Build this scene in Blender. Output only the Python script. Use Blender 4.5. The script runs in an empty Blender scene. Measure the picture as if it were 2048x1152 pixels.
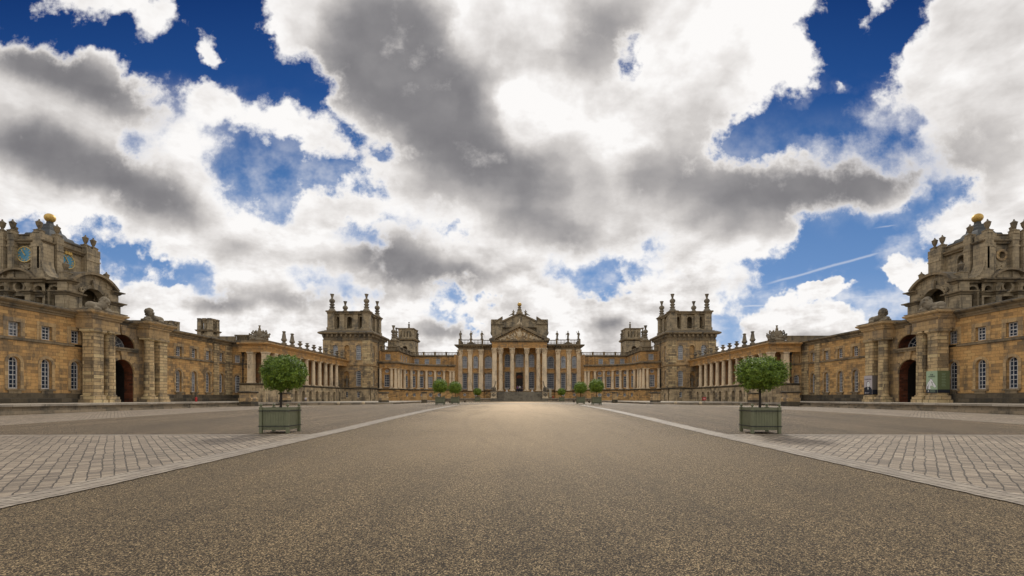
import bpy, bmesh, math, random
from math import sin, cos, pi, radians, sqrt, atan2
random.seed(7)
S = bpy.context.scene
COL = S.collection
F_PX = 900.0; VX = 1039.0; VY = 796.0; EYE = 1.6

# ------------------------------------------------------------------ materials
def new_mat(name):
    m = bpy.data.materials.new(name); m.use_nodes = True
    nt = m.node_tree; b = nt.nodes['Principled BSDF']
    return m, nt, b
class N:
    """tiny node helper"""
    def __init__(s, nt): s.nt = nt
    def n(s, t, **k):
        o = s.nt.nodes.new(t)
        for a, v in k.items(): setattr(o, a, v)
        return o
    def L(s, a, b): s.nt.links.new(a, b)
    def put(s, inp, v):
        if hasattr(v, 'is_output') or isinstance(v, bpy.types.NodeSocket): s.L(v, inp)
        else: inp.default_value = v
    def m(s, op, a, b=None, c=None, clamp=False):
        o = s.n('ShaderNodeMath', operation=op, use_clamp=clamp); s.put(o.inputs[0], a)
        if b is not None: s.put(o.inputs[1], b)
        if c is not None: s.put(o.inputs[2], c)
        return o.outputs[0]
    def vm(s, op, a, b=None):
        o = s.n('ShaderNodeVectorMath', operation=op); s.put(o.inputs[0], a)
        if b is not None: s.put(o.inputs[1], b)
        return o.outputs[0]
    def mix(s, f, a, b, bt='MIX'):
        o = s.n('ShaderNodeMix', data_type='RGBA', blend_type=bt); s.put(o.inputs[0], f)
        s.put(o.inputs[6], a if not isinstance(a, tuple) else (*a, 1)[:4]); s.put(o.inputs[7], b if not isinstance(b, tuple) else (*b, 1)[:4])
        return o.outputs[2]
    def sm(s, v, a, b, c=0.0, d=1.0):
        o = s.n('ShaderNodeMapRange', interpolation_type='SMOOTHSTEP'); s.put(o.inputs[0], v)
        for i, x in enumerate((a, b, c, d)): o.inputs[i+1].default_value = x
        return o.outputs[0]
    def noise(s, vec, sc, det=4, rough=.55, dist=0, out=0, ntype='3D'):
        o = s.n('ShaderNodeTexNoise', noise_dimensions=ntype); s.L(vec, o.inputs['Vector'])
        o.inputs['Scale'].default_value = sc; o.inputs['Detail'].default_value = det
        o.inputs['Roughness'].default_value = rough; o.inputs['Distortion'].default_value = dist
        return o.outputs[out]
    def bump(s, h, st, d, b):
        o = s.n('ShaderNodeBump'); o.inputs['Strength'].default_value = st; o.inputs['Distance'].default_value = d
        s.L(h, o.inputs['Height']); s.L(o.outputs[0], b.inputs['Normal'])

def stone(name, c1, c2, grey=(.17,.15,.125), grey_amt=.5, bw=.74, bh=.30, mortar=.012, block=1.0, rust=False, top_dirt=0.0, streak=.5):
    m, nt, b = new_mat(name); g = N(nt)
    geo = g.n('ShaderNodeNewGeometry'); P = geo.outputs['Position']
    sp = g.n('ShaderNodeSeparateXYZ'); g.L(P, sp.inputs[0])
    sn = g.n('ShaderNodeSeparateXYZ'); g.L(geo.outputs['True Normal'], sn.inputs[0])
    ax = g.m('GREATER_THAN', g.m('ABSOLUTE', sn.outputs[0]), .7)
    u = g.m('ADD', g.m('MULTIPLY', sp.outputs[1], ax), g.m('MULTIPLY', sp.outputs[0], g.m('SUBTRACT', 1, ax)))
    cv = g.n('ShaderNodeCombineXYZ'); g.L(u, cv.inputs[0]); g.L(sp.outputs[2], cv.inputs[1])
    br = g.n('ShaderNodeTexBrick', offset=.5); g.L(cv.outputs[0], br.inputs['Vector'])
    br.inputs['Color1'].default_value = (0,0,0,1); br.inputs['Color2'].default_value = (1,1,1,1); br.inputs['Mortar'].default_value = (.5,.5,.5,1)
    br.inputs['Scale'].default_value = 1; br.inputs['Mortar Size'].default_value = mortar
    br.inputs['Brick Width'].default_value = bw; br.inputs['Row Height'].default_value = bh; br.inputs['Mortar Smooth'].default_value = .3
    bv = g.n('ShaderNodeSeparateColor'); g.L(br.outputs[0], bv.inputs[0])
    n1 = g.noise(P, .55, 5, .6); n2 = g.noise(P, 3.2, 5, .65); n3 = g.noise(P, 14, 3, .6)
    st = g.n('ShaderNodeMapping'); g.L(P, st.inputs[0]); st.inputs['Scale'].default_value = (1.6, 1.6, .28)
    n4 = g.noise(st.outputs[0], 1.0, 6, .65)
    f = g.m('ADD', g.m('MULTIPLY', bv.outputs[0], .45*block), g.m('MULTIPLY', g.sm(n2, .35, .65), .35))
    col = g.mix(f, tuple(c*1.22 for c in c1), c2)
    # a share of the blocks are darker, greyer or paler replacements
    col = g.mix(g.m('MULTIPLY', g.sm(bv.outputs[0], .70, .90), .42*block), col, tuple(.5*a+.3*b for a, b in zip(c2, grey)))
    col = g.mix(g.m('MULTIPLY', g.sm(bv.outputs[0], .22, .06), .26*block), col, tuple(min(.62, a*1.25+.05) for a in c1))
    gm = g.m('ADD', g.m('MULTIPLY', n1, .5), g.m('ADD', g.m('MULTIPLY', n4, streak), g.m('MULTIPLY', g.m('SUBTRACT', bv.outputs[0], .5), .12*block)))
    lo = .25+.5*streak
    gf = g.m('MULTIPLY', g.sm(gm, lo-.06, lo+.15), min(1, grey_amt*1.25), clamp=True)
    if top_dirt:
        up = g.sm(sn.outputs[2], .3, .9, 0, top_dirt); gf = g.m('MAXIMUM', gf, up)
    col = g.mix(gf, col, grey)
    dk = g.sm(g.m('ADD', g.m('MULTIPLY', n4, .6), g.m('MULTIPLY', n2, .4)), .53, .68, 0, .7*grey_amt+.15)
    col = g.mix(dk, col, (.045,.04,.035))
    col = g.mix(g.m('MULTIPLY', br.outputs['Fac'], .7), col, (.07,.055,.04))
    k = g.m('ADD', .82, g.m('MULTIPLY', n3, .36)); kc = g.n('ShaderNodeCombineColor')
    for i in range(3): g.L(k, kc.inputs[i])
    col = g.mix(1.0, col, kc.outputs[0], 'MULTIPLY')
    g.L(col, b.inputs['Base Color']); b.inputs['Roughness'].default_value = .9; b.inputs['Specular IOR Level'].default_value = .2
    h = g.m('ADD', g.m('MULTIPLY', n3, .4), g.m('MULTIPLY', n2, .6))
    h = g.m('SUBTRACT', h, g.m('MULTIPLY', br.outputs['Fac'], 1.2 if rust else .5))
    g.bump(h, .7 if rust else .5, .06 if rust else .03, b)
    return m

M = {}
OCH = (.54,.32,.125); OCH2 = (.39,.235,.10)
M['ochre'] = stone('ochre_ashlar', OCH, OCH2, grey_amt=.6, grey=(.17,.135,.09))
M['ochre_clean'] = stone('ochre_smooth', (.50,.285,.105), (.37,.22,.095), grey_amt=.5, block=.6)
M['buff'] = stone('buff_ashlar', (.45,.31,.155), (.34,.235,.125), grey_amt=.55, bh=.4)
M['rust'] = stone('rusticated_stone', (.58,.43,.235), (.38,.28,.155), grey=(.15,.13,.10), grey_amt=.65, bh=.36, bw=1.5, mortar=.028, rust=True)
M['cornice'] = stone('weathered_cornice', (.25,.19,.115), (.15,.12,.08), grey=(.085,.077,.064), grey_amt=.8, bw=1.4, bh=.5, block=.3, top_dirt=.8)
M['grey'] = stone('grey_tower_stone', (.36,.285,.18), (.25,.20,.13), grey=(.135,.12,.095), grey_amt=.7, bh=.35, block=.6, top_dirt=.5)
M['base'] = stone('mottled_base_stone', (.50,.39,.24), (.27,.205,.125), grey=(.13,.11,.085), grey_amt=.75, bw=1.1, bh=.45, block=.7)
M['column'] = stone('column_stone', (.65,.52,.35), (.53,.42,.28), grey=(.27,.225,.165), grey_amt=.5, bh=3.4, bw=9, block=.1)
M['statue'] = stone('statue_stone', (.21,.175,.125), (.14,.12,.09), grey=(.075,.068,.057), grey_amt=.7, bw=9, bh=9, mortar=0, block=0)
M['relief'] = stone('relief_stone', (.52,.42,.28), (.40,.32,.21), grey_amt=.4, bw=9, bh=9, mortar=0, block=0)
M['dark'] = stone('blackened_stone', (.12,.095,.062), (.07,.058,.04), grey=(.06,.055,.045), grey_amt=.8, bw=1.1, bh=.4, top_dirt=.3)
M['step'] = stone('step_stone', (.20,.175,.13), (.15,.13,.10), grey=(.10,.09,.075), grey_amt=.7, bw=1.6, bh=5, block=.5)
M['terr'] = stone('terrace_stone', (.30,.24,.165), (.22,.18,.125), grey=(.13,.115,.09), grey_amt=.7, bw=1.3, bh=.4)
M['terrtop'] = stone('terrace_paving', (.36,.315,.25), (.30,.26,.21), grey=(.24,.215,.175), grey_amt=.5, bw=1.2, bh=9)
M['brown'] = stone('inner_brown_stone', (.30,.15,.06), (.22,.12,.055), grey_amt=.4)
M['brick'] = stone('red_brick_reveal', (.17,.05,.022), (.10,.038,.02), grey_amt=.5, grey=(.04,.03,.025), bw=.5, bh=.22)

def plain(name, col, rough=.6, metal=0, spec=.5, var=.15, sc=8, bump=0, var2=None):
    m, nt, b = new_mat(name); g = N(nt)
    geo = g.n('ShaderNodeNewGeometry')
    n = g.noise(geo.outputs['Position'], sc, 5, .6)
    c2 = var2 or tuple(c*(1-var*2) for c in col)
    g.L(g.mix(g.sm(n, .35, .7), col, c2), b.inputs['Base Color'])
    b.inputs['Roughness'].default_value = rough; b.inputs['Metallic'].default_value = metal; b.inputs['Specular IOR Level'].default_value = spec
    if bump: g.bump(n, bump, .02, b)
    return m
M['white'] = plain('white_window_paint', (.66,.66,.65), .5)
M['glass'] = plain('dark_window_glass', (.018,.026,.042), .12, spec=.22, sc=1.2, var2=(.03,.045,.075))
M['glass_blind'] = plain('window_glass_over_blind', (.22,.235,.26), .12, spec=.5, sc=.9, var2=(.05,.06,.085))
M['black'] = plain('black_iron', (.015,.015,.015), .5)
M['void'] = plain('dark_door_and_passage_shade', (.018,.014,.011), .7)  # entrance door colour; also blackens the gate passage in place of its darkness
M['red'] = plain('red_paint', (.45,.02,.02), .5)
M['gold'] = plain('gilded_copper', (.62,.42,.13), .5, metal=.6, sc=3, var2=(.45,.27,.06), bump=.15)
M['lead'] = plain('lead_roof', (.05,.053,.057), .75, sc=2, var2=(.06,.065,.06), bump=.3)
M['clock'] = plain('blue_clock_face', (.085,.30,.45), .5)
M['goldpaint'] = plain('gold_numeral', (.65,.47,.16), .5)
M['green'] = plain('sage_green_paint', (.155,.162,.09), .55, sc=5, var=.08, bump=.05)
M['green_l'] = plain('pale_green_banner', (.36,.47,.31), .7, var=.03)
M['green_d'] = plain('olive_banner', (.13,.17,.08), .7, var=.03)  # darker copy of the pale green cloth, shade painted on its side face
M['ban_l'] = plain('lilac_grey_banner', (.47,.43,.44), .7, var=.03)
M['ban_d'] = plain('banner_shade_and_print', (.17,.15,.13), .7, var=.03)  # darker copy of the lilac cloth for its shaded side; also print
M['ink'] = plain('navy_ink', (.012,.016,.03), .7)
M['paper'] = plain('white_print', (.75,.75,.74), .7, var=.03)
M['soil'] = plain('soil', (.05,.035,.02), .95, sc=20)
M['bark'] = plain('bark', (.035,.028,.02), .9, sc=25, bump=.5)
M['skin'] = plain('skin', (.55,.33,.24), .6)
M['board'] = plain('cream_board', (.52,.46,.33), .7)
M['cloth_a'] = plain('purple_cloth', (.20,.08,.22), .8); M['cloth_b'] = plain('pale_cloth', (.6,.6,.62), .8); M['cloth_c'] = plain('navy_cloth', (.03,.035,.07), .8)
M['vase'] = plain('white_marble', (.75,.74,.72), .5, var=.06)

def leafmat():
    m, nt, b = new_mat('bay_leaves'); g = N(nt)
    geo = g.n('ShaderNodeNewGeometry')
    r = geo.outputs['Random Per Island']
    n = g.noise(geo.outputs['Position'], 5, 3)
    c = g.mix(r, (.055,.115,.010), (.28,.38,.038))
    c = g.mix(g.sm(n, .45, .70, 0, .8), c, (.05,.095,.010))
    g.L(c, b.inputs['Base Color']); b.inputs['Roughness'].default_value = .42; b.inputs['Specular IOR Level'].default_value = .4
    tr = g.n('ShaderNodeBsdfTranslucent'); g.L(g.mix(.5, c, (.12,.28,.02)), tr.inputs[0])
    mx = g.n('ShaderNodeMixShader'); mx.inputs[0].default_value = .16
    out = nt.nodes['Material Output']; g.L(b.outputs[0], mx.inputs[1]); g.L(tr.outputs[0], mx.inputs[2]); g.L(mx.outputs[0], out.inputs[0])
    return m
M['leaf'] = leafmat()

def gravelmat(name, base, warm, lift=-.52):
    m, nt, b = new_mat(name); g = N(nt)
    geo = g.n('ShaderNodeNewGeometry'); P = geo.outputs['Position']
    v = g.n('ShaderNodeTexVoronoi'); g.L(P, v.inputs['Vector']); v.inputs['Scale'].default_value = 115
    v2 = g.n('ShaderNodeTexVoronoi'); g.L(P, v2.inputs['Vector']); v2.inputs['Scale'].default_value = 66
    s1 = g.n('ShaderNodeSeparateColor'); g.L(v.outputs['Color'], s1.inputs[0])
    s2 = g.n('ShaderNodeSeparateColor'); g.L(v2.outputs['Color'], s2.inputs[0])
    n9 = g.noise(P, 9, 6, .75); n1 = g.noise(P, .45, 6, .6); n0 = g.noise(P, .12, 4, .6)
    mp = g.n('ShaderNodeMapping'); g.L(P, mp.inputs[0]); mp.inputs['Scale'].default_value = (.9, .05, 1); mp.inputs['Rotation'].default_value = (0,0,.12)
    tr = g.noise(mp.outputs[0], 1, 5, .6)
    mp2 = g.n('ShaderNodeMapping'); g.L(P, mp2.inputs[0]); mp2.inputs['Scale'].default_value = (16, 5, 1)
    n5 = g.noise(mp2.outputs[0], 1, 6, .85)
    t = g.m('ADD', g.m('MULTIPLY', s1.outputs[0], .52), g.m('ADD', g.m('MULTIPLY', s2.outputs[1], .34), g.m('MULTIPLY', n9, .14)))
    r = g.n('ShaderNodeValToRGB'); g.L(t, r.inputs[0]); e = r.color_ramp.elements
    e[0].position = .22; e[0].color = (.010,.009,.007,1); e[1].position = .86; e[1].color = (1,.74,.40,1)
    e.new(.44).color = (base[0]*.22, base[1]*.21, base[2]*.2, 1); e.new(.58).color = (base[0]*.75, base[1]*.73, base[2]*.7, 1); e.new(.70).color = (*warm, 1)
    big = g.m('ADD', lift, g.m('ADD', g.m('MULTIPLY', n1, .45), g.m('ADD', g.m('MULTIPLY', tr, .95), g.m('ADD', g.m('MULTIPLY', n0, .55), g.m('MULTIPLY', n5, .62)))))
    kc = g.n('ShaderNodeCombineColor')
    for i in range(3): g.L(big, kc.inputs[i])
    g.L(g.mix(1, r.outputs[0], kc.outputs[0], 'MULTIPLY'), b.inputs['Base Color'])
    b.inputs['Roughness'].default_value = .75; b.inputs['Specular IOR Level'].default_value = .35
    # paler lane along the middle: worn streaks, plus far sun glance painted in
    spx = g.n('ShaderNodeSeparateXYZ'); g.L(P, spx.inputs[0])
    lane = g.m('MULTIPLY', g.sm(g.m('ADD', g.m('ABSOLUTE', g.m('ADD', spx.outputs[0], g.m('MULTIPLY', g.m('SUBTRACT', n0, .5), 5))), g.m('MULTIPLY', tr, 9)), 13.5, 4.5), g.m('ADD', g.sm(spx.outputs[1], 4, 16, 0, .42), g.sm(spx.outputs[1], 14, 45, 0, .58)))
    # wheel tracks where carts and cars have turned
    trk = None
    for (ax, ay, R_, w_) in ((-16, 24, 19.5, .16), (-16, 24, 21.1, .16), (20, 14, 17.0, .14), (20, 14, 18.5, .14), (-60, 16, 62.0, .16), (-60, 16, 63.6, .16), (48, 30, 49.5, .15), (48, 30, 51.0, .15)):
        dd_ = g.m('ABSOLUTE', g.m('SUBTRACT', g.m('SQRT', g.m('ADD', g.m('POWER', g.m('SUBTRACT', spx.outputs[0], ax), 2), g.m('POWER', g.m('SUBTRACT', spx.outputs[1], ay), 2))), g.m('ADD', R_, g.m('MULTIPLY', n1, .5))))
        q_ = g.sm(dd_, w_*1.6, w_*.3); trk = q_ if trk is None else g.m('MAXIMUM', trk, q_)
    trk = g.m('MULTIPLY', trk, g.sm(g.m('ADD', n1, g.m('MULTIPLY', n9, .3)), .52, .80, 0, .13))
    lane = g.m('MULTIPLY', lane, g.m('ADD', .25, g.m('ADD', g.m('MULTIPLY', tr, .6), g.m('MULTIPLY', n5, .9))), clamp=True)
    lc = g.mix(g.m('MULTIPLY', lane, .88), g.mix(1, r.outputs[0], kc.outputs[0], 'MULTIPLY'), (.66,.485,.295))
    lc = g.mix(trk, lc, (.07,.052,.032)); g.L(lc, b.inputs['Base Color'])
    h = g.m('ADD', g.m('MULTIPLY', v.outputs['Distance'], -1.0), g.m('MULTIPLY', s1.outputs[1], .5))
    g.bump(h, .9, .02, b)
    return m
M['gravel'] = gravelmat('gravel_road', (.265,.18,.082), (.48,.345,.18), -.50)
M['gravel2'] = gravelmat('gravel_panel', (.25,.18,.11), (.44,.32,.20), -.48)

def cobblemat(name, rot, bw, bh, c1, c2):
    m, nt, b = new_mat(name); g = N(nt)
    geo = g.n('ShaderNodeNewGeometry'); P = geo.outputs['Position']
    sp = g.n('ShaderNodeSeparateXYZ'); g.L(P, sp.inputs[0])
    nz = g.noise(P, .9, 3, .6, out=1); wv = g.vm('MULTIPLY', g.vm('SUBTRACT', nz, (.5,.5,.5)), (.16,.16,0))
    nz2 = g.noise(P, 6, 3, .6, out=1); wv2 = g.vm('MULTIPLY', g.vm('SUBTRACT', nz2, (.5,.5,.5)), (.045,.045,0))
    cb = g.n('ShaderNodeCombineXYZ'); g.L(g.m('ABSOLUTE', sp.outputs[0]), cb.inputs[0]); g.L(sp.outputs[1], cb.inputs[1])
    vv = g.vm('ADD', g.vm('ADD', cb.outputs[0], wv), wv2)
    mp = g.n('ShaderNodeMapping'); g.L(vv, mp.inputs[0]); mp.inputs['Rotation'].default_value = (0,0,rot)
    br = g.n('ShaderNodeTexBrick', offset=.45); g.L(mp.outputs[0], br.inputs['Vector'])
    br.inputs['Color1'].default_value = (0,0,0,1); br.inputs['Color2'].default_value = (1,1,1,1)
    br.inputs['Scale'].default_value = 1; br.inputs['Mortar Size'].default_value = .013; br.inputs['Mortar Smooth'].default_value = .5
    br.inputs['Brick Width'].default_value = bw; br.inputs['Row Height'].default_value = bh
    # stronger dark line between the courses
    s3 = g.n('ShaderNodeSeparateXYZ'); g.L(mp.outputs[0], s3.inputs[0])
    fr = g.m('FRACT', g.m('DIVIDE', s3.outputs[1], bh)); d = g.m('ABSOLUTE', g.m('SUBTRACT', fr, .5))
    line = g.sm(g.m('ADD', d, g.m('MULTIPLY', g.noise(P, 7, 5, .7), .17)), .515, .575)
    bs = g.n('ShaderNodeSeparateColor'); g.L(br.outputs[0], bs.inputs[0])
    n1 = g.noise(P, .35, 6, .7); n2 = g.noise(P, 22, 5, .7); n3 = g.noise(P, 3, 4, .6)
    c = g.mix(g.m('ADD', g.m('MULTIPLY', bs.outputs[0], .75), g.m('MULTIPLY', n3, .25)), c1, c2)
    k = g.m('ADD', .0, g.m('ADD', g.m('MULTIPLY', n1, 1.15), g.m('MULTIPLY', n2, .75)))
    kc = g.n('ShaderNodeCombineColor')
    for i in range(3): g.L(k, kc.inputs[i])
    c = g.mix(1, c, kc.outputs[0], 'MULTIPLY')
    c = g.mix(g.m('MULTIPLY', br.outputs['Fac'], .62), c, (.07,.06,.045))
    c = g.mix(g.m('MULTIPLY', line, .66), c, (.035,.03,.02))
    g.L(c, b.inputs['Base Color']); b.inputs['Roughness'].default_value = .62; b.inputs['Specular IOR Level'].default_value = .4
    h = g.m('SUBTRACT', g.m('ADD', g.m('MULTIPLY', n2, .7), g.m('MULTIPLY', bs.outputs[0], .5)), g.m('ADD', g.m('MULTIPLY', line, 1.2), g.m('MULTIPLY', br.outputs['Fac'], .7)))
    g.bump(h, .9, .05, b)
    return m
M['cobble'] = cobblemat('diagonal_setts', radians(-48), .12, .205, (.47,.375,.27), (.12,.093,.068))
M['cobble_b'] = cobblemat('border_setts', radians(90), .12, .26, (.44,.37,.285), (.27,.22,.17))

# ------------------------------------------------------------------ mesh builder
class MB:
    def __init__(s, side=1): s.v = []; s.f = []; s.sm = []; s.side = side
    def mark(s):
        s.marks = getattr(s, 'marks', []); s.marks.append((len(s.v), len(s.f))); return s
    def each(s, name, mat, parent):
        """one object for every marked piece"""
        mk = [m for m in getattr(s, 'marks', [])]; mk = [(0,0)]+mk if not mk or mk[0] != (0,0) else mk
        mk.append((len(s.v), len(s.f))); out = []
        for (v0, f0), (v1, f1) in zip(mk, mk[1:]):
            if f1 <= f0: continue
            p = MB(s.side); p.v = s.v[v0:v1]; p.f = [[i-v0 for i in f] for f in s.f[f0:f1]]; p.sm = s.sm[f0:f1]; out.append(p.build(name, mat, parent))
        return out
    def add(s, vs, fs, smooth=False):
        o = len(s.v); s.v += [(p[0]*s.side, p[1], p[2]) for p in vs]
        for f in fs:
            f = [i+o for i in f]
            if s.side < 0: f.reverse()
            s.f.append(f); s.sm.append(smooth)
    def box(s, x0, x1, y0, y1, z0, z1):
        if x0 > x1: x0, x1 = x1, x0
        if y0 > y1: y0, y1 = y1, y0
        s.add([(x0,y0,z0),(x1,y0,z0),(x1,y1,z0),(x0,y1,z0),(x0,y0,z1),(x1,y0,z1),(x1,y1,z1),(x0,y1,z1)],
              [(0,3,2,1),(4,5,6,7),(0,1,5,4),(1,2,6,5),(2,3,7,6),(3,0,4,7)])
    def lathe(s, x, y, prof, seg=16, rot=0, smooth=True, sx=1, sy=1):
        vs = []; fs = []; n = len(prof)
        for k in range(seg):
            a = rot + 2*pi*k/seg
            for r, z in prof: vs.append((x+r*cos(a)*sx, y+r*sin(a)*sy, z))
        for k in range(seg):
            k2 = (k+1) % seg
            for i in range(n-1): fs.append((k*n+i, k2*n+i, k2*n+i+1, k*n+i+1))
        fs.append([k*n+n-1 for k in range(seg)]); fs.append([k*n for k in range(seg)][::-1])
        s.add(vs, fs, smooth)
    def sq(s, x, y, prof, rot=0):      # square-plan lathe; r = half width
        s.lathe(x, y, [(r*sqrt(2), z) for r, z in prof], 4, pi/4+rot, False)
    def tube(s, p, q, r0, r1, seg=8):
        p = list(p); q = list(q); d = [q[i]-p[i] for i in range(3)]; l = sqrt(sum(c*c for c in d)) or 1; d = [c/l for c in d]
        a = (0,0,1) if abs(d[2]) < .9 else (1,0,0)
        u = (d[1]*a[2]-d[2]*a[1], d[2]*a[0]-d[0]*a[2], d[0]*a[1]-d[1]*a[0]); lu = sqrt(sum(c*c for c in u)); u = [c/lu for c in u]
        w = (d[1]*u[2]-d[2]*u[1], d[2]*u[0]-d[0]*u[2], d[0]*u[1]-d[1]*u[0])
        vs = []
        for c, r in ((p, r0), (q, r1)):
            for k in range(seg):
                t = 2*pi*k/seg; vs.append(tuple(c[i]+r*(cos(t)*u[i]+sin(t)*w[i]) for i in range(3)))
        fs = [(k, (k+1) % seg, seg+(k+1) % seg, seg+k) for k in range(seg)] + [list(range(seg))[::-1], list(range(seg, 2*seg))]
        s.add(vs, fs, True)
    def sphere(s, x, y, z, r, seg=16, rings=10, sz=1):
        s.lathe(x, y, [(max(.001, r*sin(pi*i/rings)), z-r*sz*cos(pi*i/rings)) for i in range(rings+1)], seg)
    def sweep(s, pts, prof, closed=False, out=1):
        """sweep a closed profile [(out,z)] along a 2-D path with mitred corners"""
        n = len(pts); m = len(prof); vs = []
        for i in range(n):
            a = pts[i-1] if (i > 0 or closed) else None; c = pts[(i+1) % n] if (i < n-1 or closed) else None; p = pts[i]
            ns = []
            for q0, q1 in ((a, p), (p, c)):
                if q0 is None or q1 is None: continue
                dx, dy = q1[0]-q0[0], q1[1]-q0[1]; l = sqrt(dx*dx+dy*dy); ns.append((dy/l*out, -dx/l*out))
            if len(ns) == 2:
                mx, my = ns[0][0]+ns[1][0], ns[0][1]+ns[1][1]; d = (mx*ns[0][0]+my*ns[0][1]); mx /= d; my /= d
            else: mx, my = ns[0]
            for o, z in prof: vs.append((p[0]+mx*o, p[1]+my*o, z))
        fs = []
        for i in range(n if closed else n-1):
            j = (i+1) % n
            for k in range(m):
                k2 = (k+1) % m; fs.append((i*m+k, j*m+k, j*m+k2, i*m+k2))
        if not closed: fs += [list(range(m)), list(range((n-1)*m, n*m))[::-1]]
        s.add(vs, fs)
    def ext(s, F, poly, n0, n1):
        """polygon [(u,z)] in a wall frame, extruded from n0 to n1"""
        k = len(poly)
        vs = [F.P(u, n0, z) for u, z in poly] + [F.P(u, n1, z) for u, z in poly]
        s.add(vs, [list(range(k)), list(range(k, 2*k))[::-1]] + [(i, (i+1) % k, k+(i+1) % k, k+i) for i in range(k)])
    def fbox(s, F, u0, u1, n0, n1, z0, z1):
        ks = max(1, int(abs(u1-u0)/F.step+.5)) if F.step else 1
        vs = []; fs = []
        for i in range(ks+1):
            u = u0+(u1-u0)*i/ks; vs += [F.P(u,n0,z0), F.P(u,n1,z0), F.P(u,n1,z1), F.P(u,n0,z1)]
        for i in range(ks):
            a = i*4; b = a+4
            for j in range(4): j2 = (j+1) % 4; fs.append((a+j, a+j2, b+j2, b+j))
        fs += [(0,3,2,1), (ks*4, ks*4+1, ks*4+2, ks*4+3)]
        s.add(vs, fs)
    def fq(s, F, u0, u1, n, z0, z1):
        if u1-u0 < 1e-4 or z1-z0 < 1e-4: return
        ks = max(1, int(abs(u1-u0)/F.step+.5)) if F.step else 1
        for i in range(ks):
            a = u0+(u1-u0)*i/ks; b = u0+(u1-u0)*(i+1)/ks
            s.add([F.P(a,n,z0), F.P(b,n,z0), F.P(b,n,z1), F.P(a,n,z1)], [(0,1,2,3)])
    def wall(s, F, u0, u1, z0, z1, ops=(), n=0, rev=.3):
        """flat wall band with openings (uc, w, zb, zt, kind) and their reveals"""
        cur = u0
        for (uc, w, zb, zt, kind) in sorted(ops):
            L, R = uc-w/2, uc+w/2
            s.fq(F, cur, L, n, z0, z1); cur = R
            top, bot = outline_tb(w, zb, zt, kind)
            s.strip(F, [(uc+x, z) for x, z in top], z1, n)
            if kind == 'round': s.strip(F, [(uc+x, z) for x, z in bot], z0, n)
            else: s.fq(F, L, R, n, z0, zb)
            lp = [(uc+x, z) for x, z in bot] + [(uc+x, z) for x, z in top[::-1]]
            for i in range(len(lp)):
                a = lp[i]; b = lp[(i+1) % len(lp)]
                if abs(a[0]-b[0])+abs(a[1]-b[1]) < 1e-5: continue
                s.add([F.P(a[0],n,a[1]), F.P(b[0],n,b[1]), F.P(b[0],n-rev,b[1]), F.P(a[0],n-rev,a[1])], [(0,1,2,3)])
        s.fq(F, cur, u1, n, z0, z1)
    def strip(s, F, curve, z, n):
        for i in range(len(curve)-1):
            a, b = curve[i], curve[i+1]
            if abs(a[0]-b[0]) < 1e-5: continue
            s.add([F.P(a[0],n,a[1]), F.P(b[0],n,b[1]), F.P(b[0],n,z), F.P(a[0],n,z)], [(0,1,2,3)])
    def surround(s, F, op, bw, n0, n1, legs=0):
        """raised band round an opening"""
        uc, w, zb, zt, kind = op
        inner = outline(w, zb, zt, kind); outer = outline_off(w, zb, zt, kind, bw)
        k = len(inner); closed = kind == 'round'
        for i in range(k if closed else k-1):
            j = (i+1) % k
            a, b, c, d = inner[i], inner[j], outer[j], outer[i]
            P = F.P
            vs = [P(uc+q[0], nn, q[1]) for nn in (n0, n1) for q in (a, b, c, d)]
            s.add(vs, [(4,5,6,7), (0,4,7,3), (1,2,6,5), (2,3,7,6), (0,1,5,4)])
    def build(s, name, mat, parent=None, **kw):
        me = bpy.data.meshes.new(name); 
        off = (0,0,0)
        if parent is not None: off = wloc(parent)
        elif 'base' in kw: off = kw['base']
        me.from_pydata([(p[0]-off[0], p[1]-off[1], p[2]-off[2]) for p in s.v], [], s.f)
        me.validate(); me.update()
        if any(s.sm) and len(me.polygons) == len(s.sm):
            me.polygons.foreach_set('use_smooth', s.sm); me.set_sharp_from_angle(angle=radians(38))
        me.materials.append(M[mat] if isinstance(mat, str) else mat)
        o = bpy.data.objects.new(name, me); COL.objects.link(o)
        if parent is not None: o.parent = parent
        else: o.location = off
        return o

def wloc(o):
    x, y, z = o.location
    while o.parent: o = o.parent; x += o.location[0]; y += o.location[1]; z += o.location[2]
    return (x, y, z)

def outline_tb(w, zb, zt, kind, k=10):
    r = w/2
    if kind == 'rect': return [(-r,zt),(r,zt)], [(-r,zb),(r,zb)]
    if kind == 'arch': return [(-r*cos(pi*i/k), zt-r+r*sin(pi*i/k)) for i in range(k+1)], [(-r,zb),(r,zb)]
    if kind == 'seg':
        h = r*.28; return [(-r*cos(pi*i/k), zt-h+h*sin(pi*i/k)) for i in range(k+1)], [(-r,zb),(r,zb)]
    if kind == 'lun':  # lunette: half circle from zb
        h = zt-zb; return [(-r*cos(pi*i/k), zb+h*sin(pi*i/k)) for i in range(k+1)], [(-r,zb),(r,zb)]
    c = (zb+zt)/2; h = (zt-zb)/2
    return [(-r*cos(pi*i/k), c+h*sin(pi*i/k)) for i in range(k+1)], [(-r*cos(pi*i/k), c-h*sin(pi*i/k)) for i in range(k+1)]
def outline(w, zb, zt, kind):
    t, b = outline_tb(w, zb, zt, kind)
    if kind == 'round': return t + b[::-1][1:-1]
    return [b[0]] + t + [b[1]] if kind != 'lun' else t
def outline_off(w, zb, zt, kind, d):
    if kind == 'round': return outline(w+2*d, zb-d, zt+d, kind)
    t, b = outline_tb(w+2*d, zb, zt+d, kind)
    return [b[0]] + t + [b[1]] if kind != 'lun' else t

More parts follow.
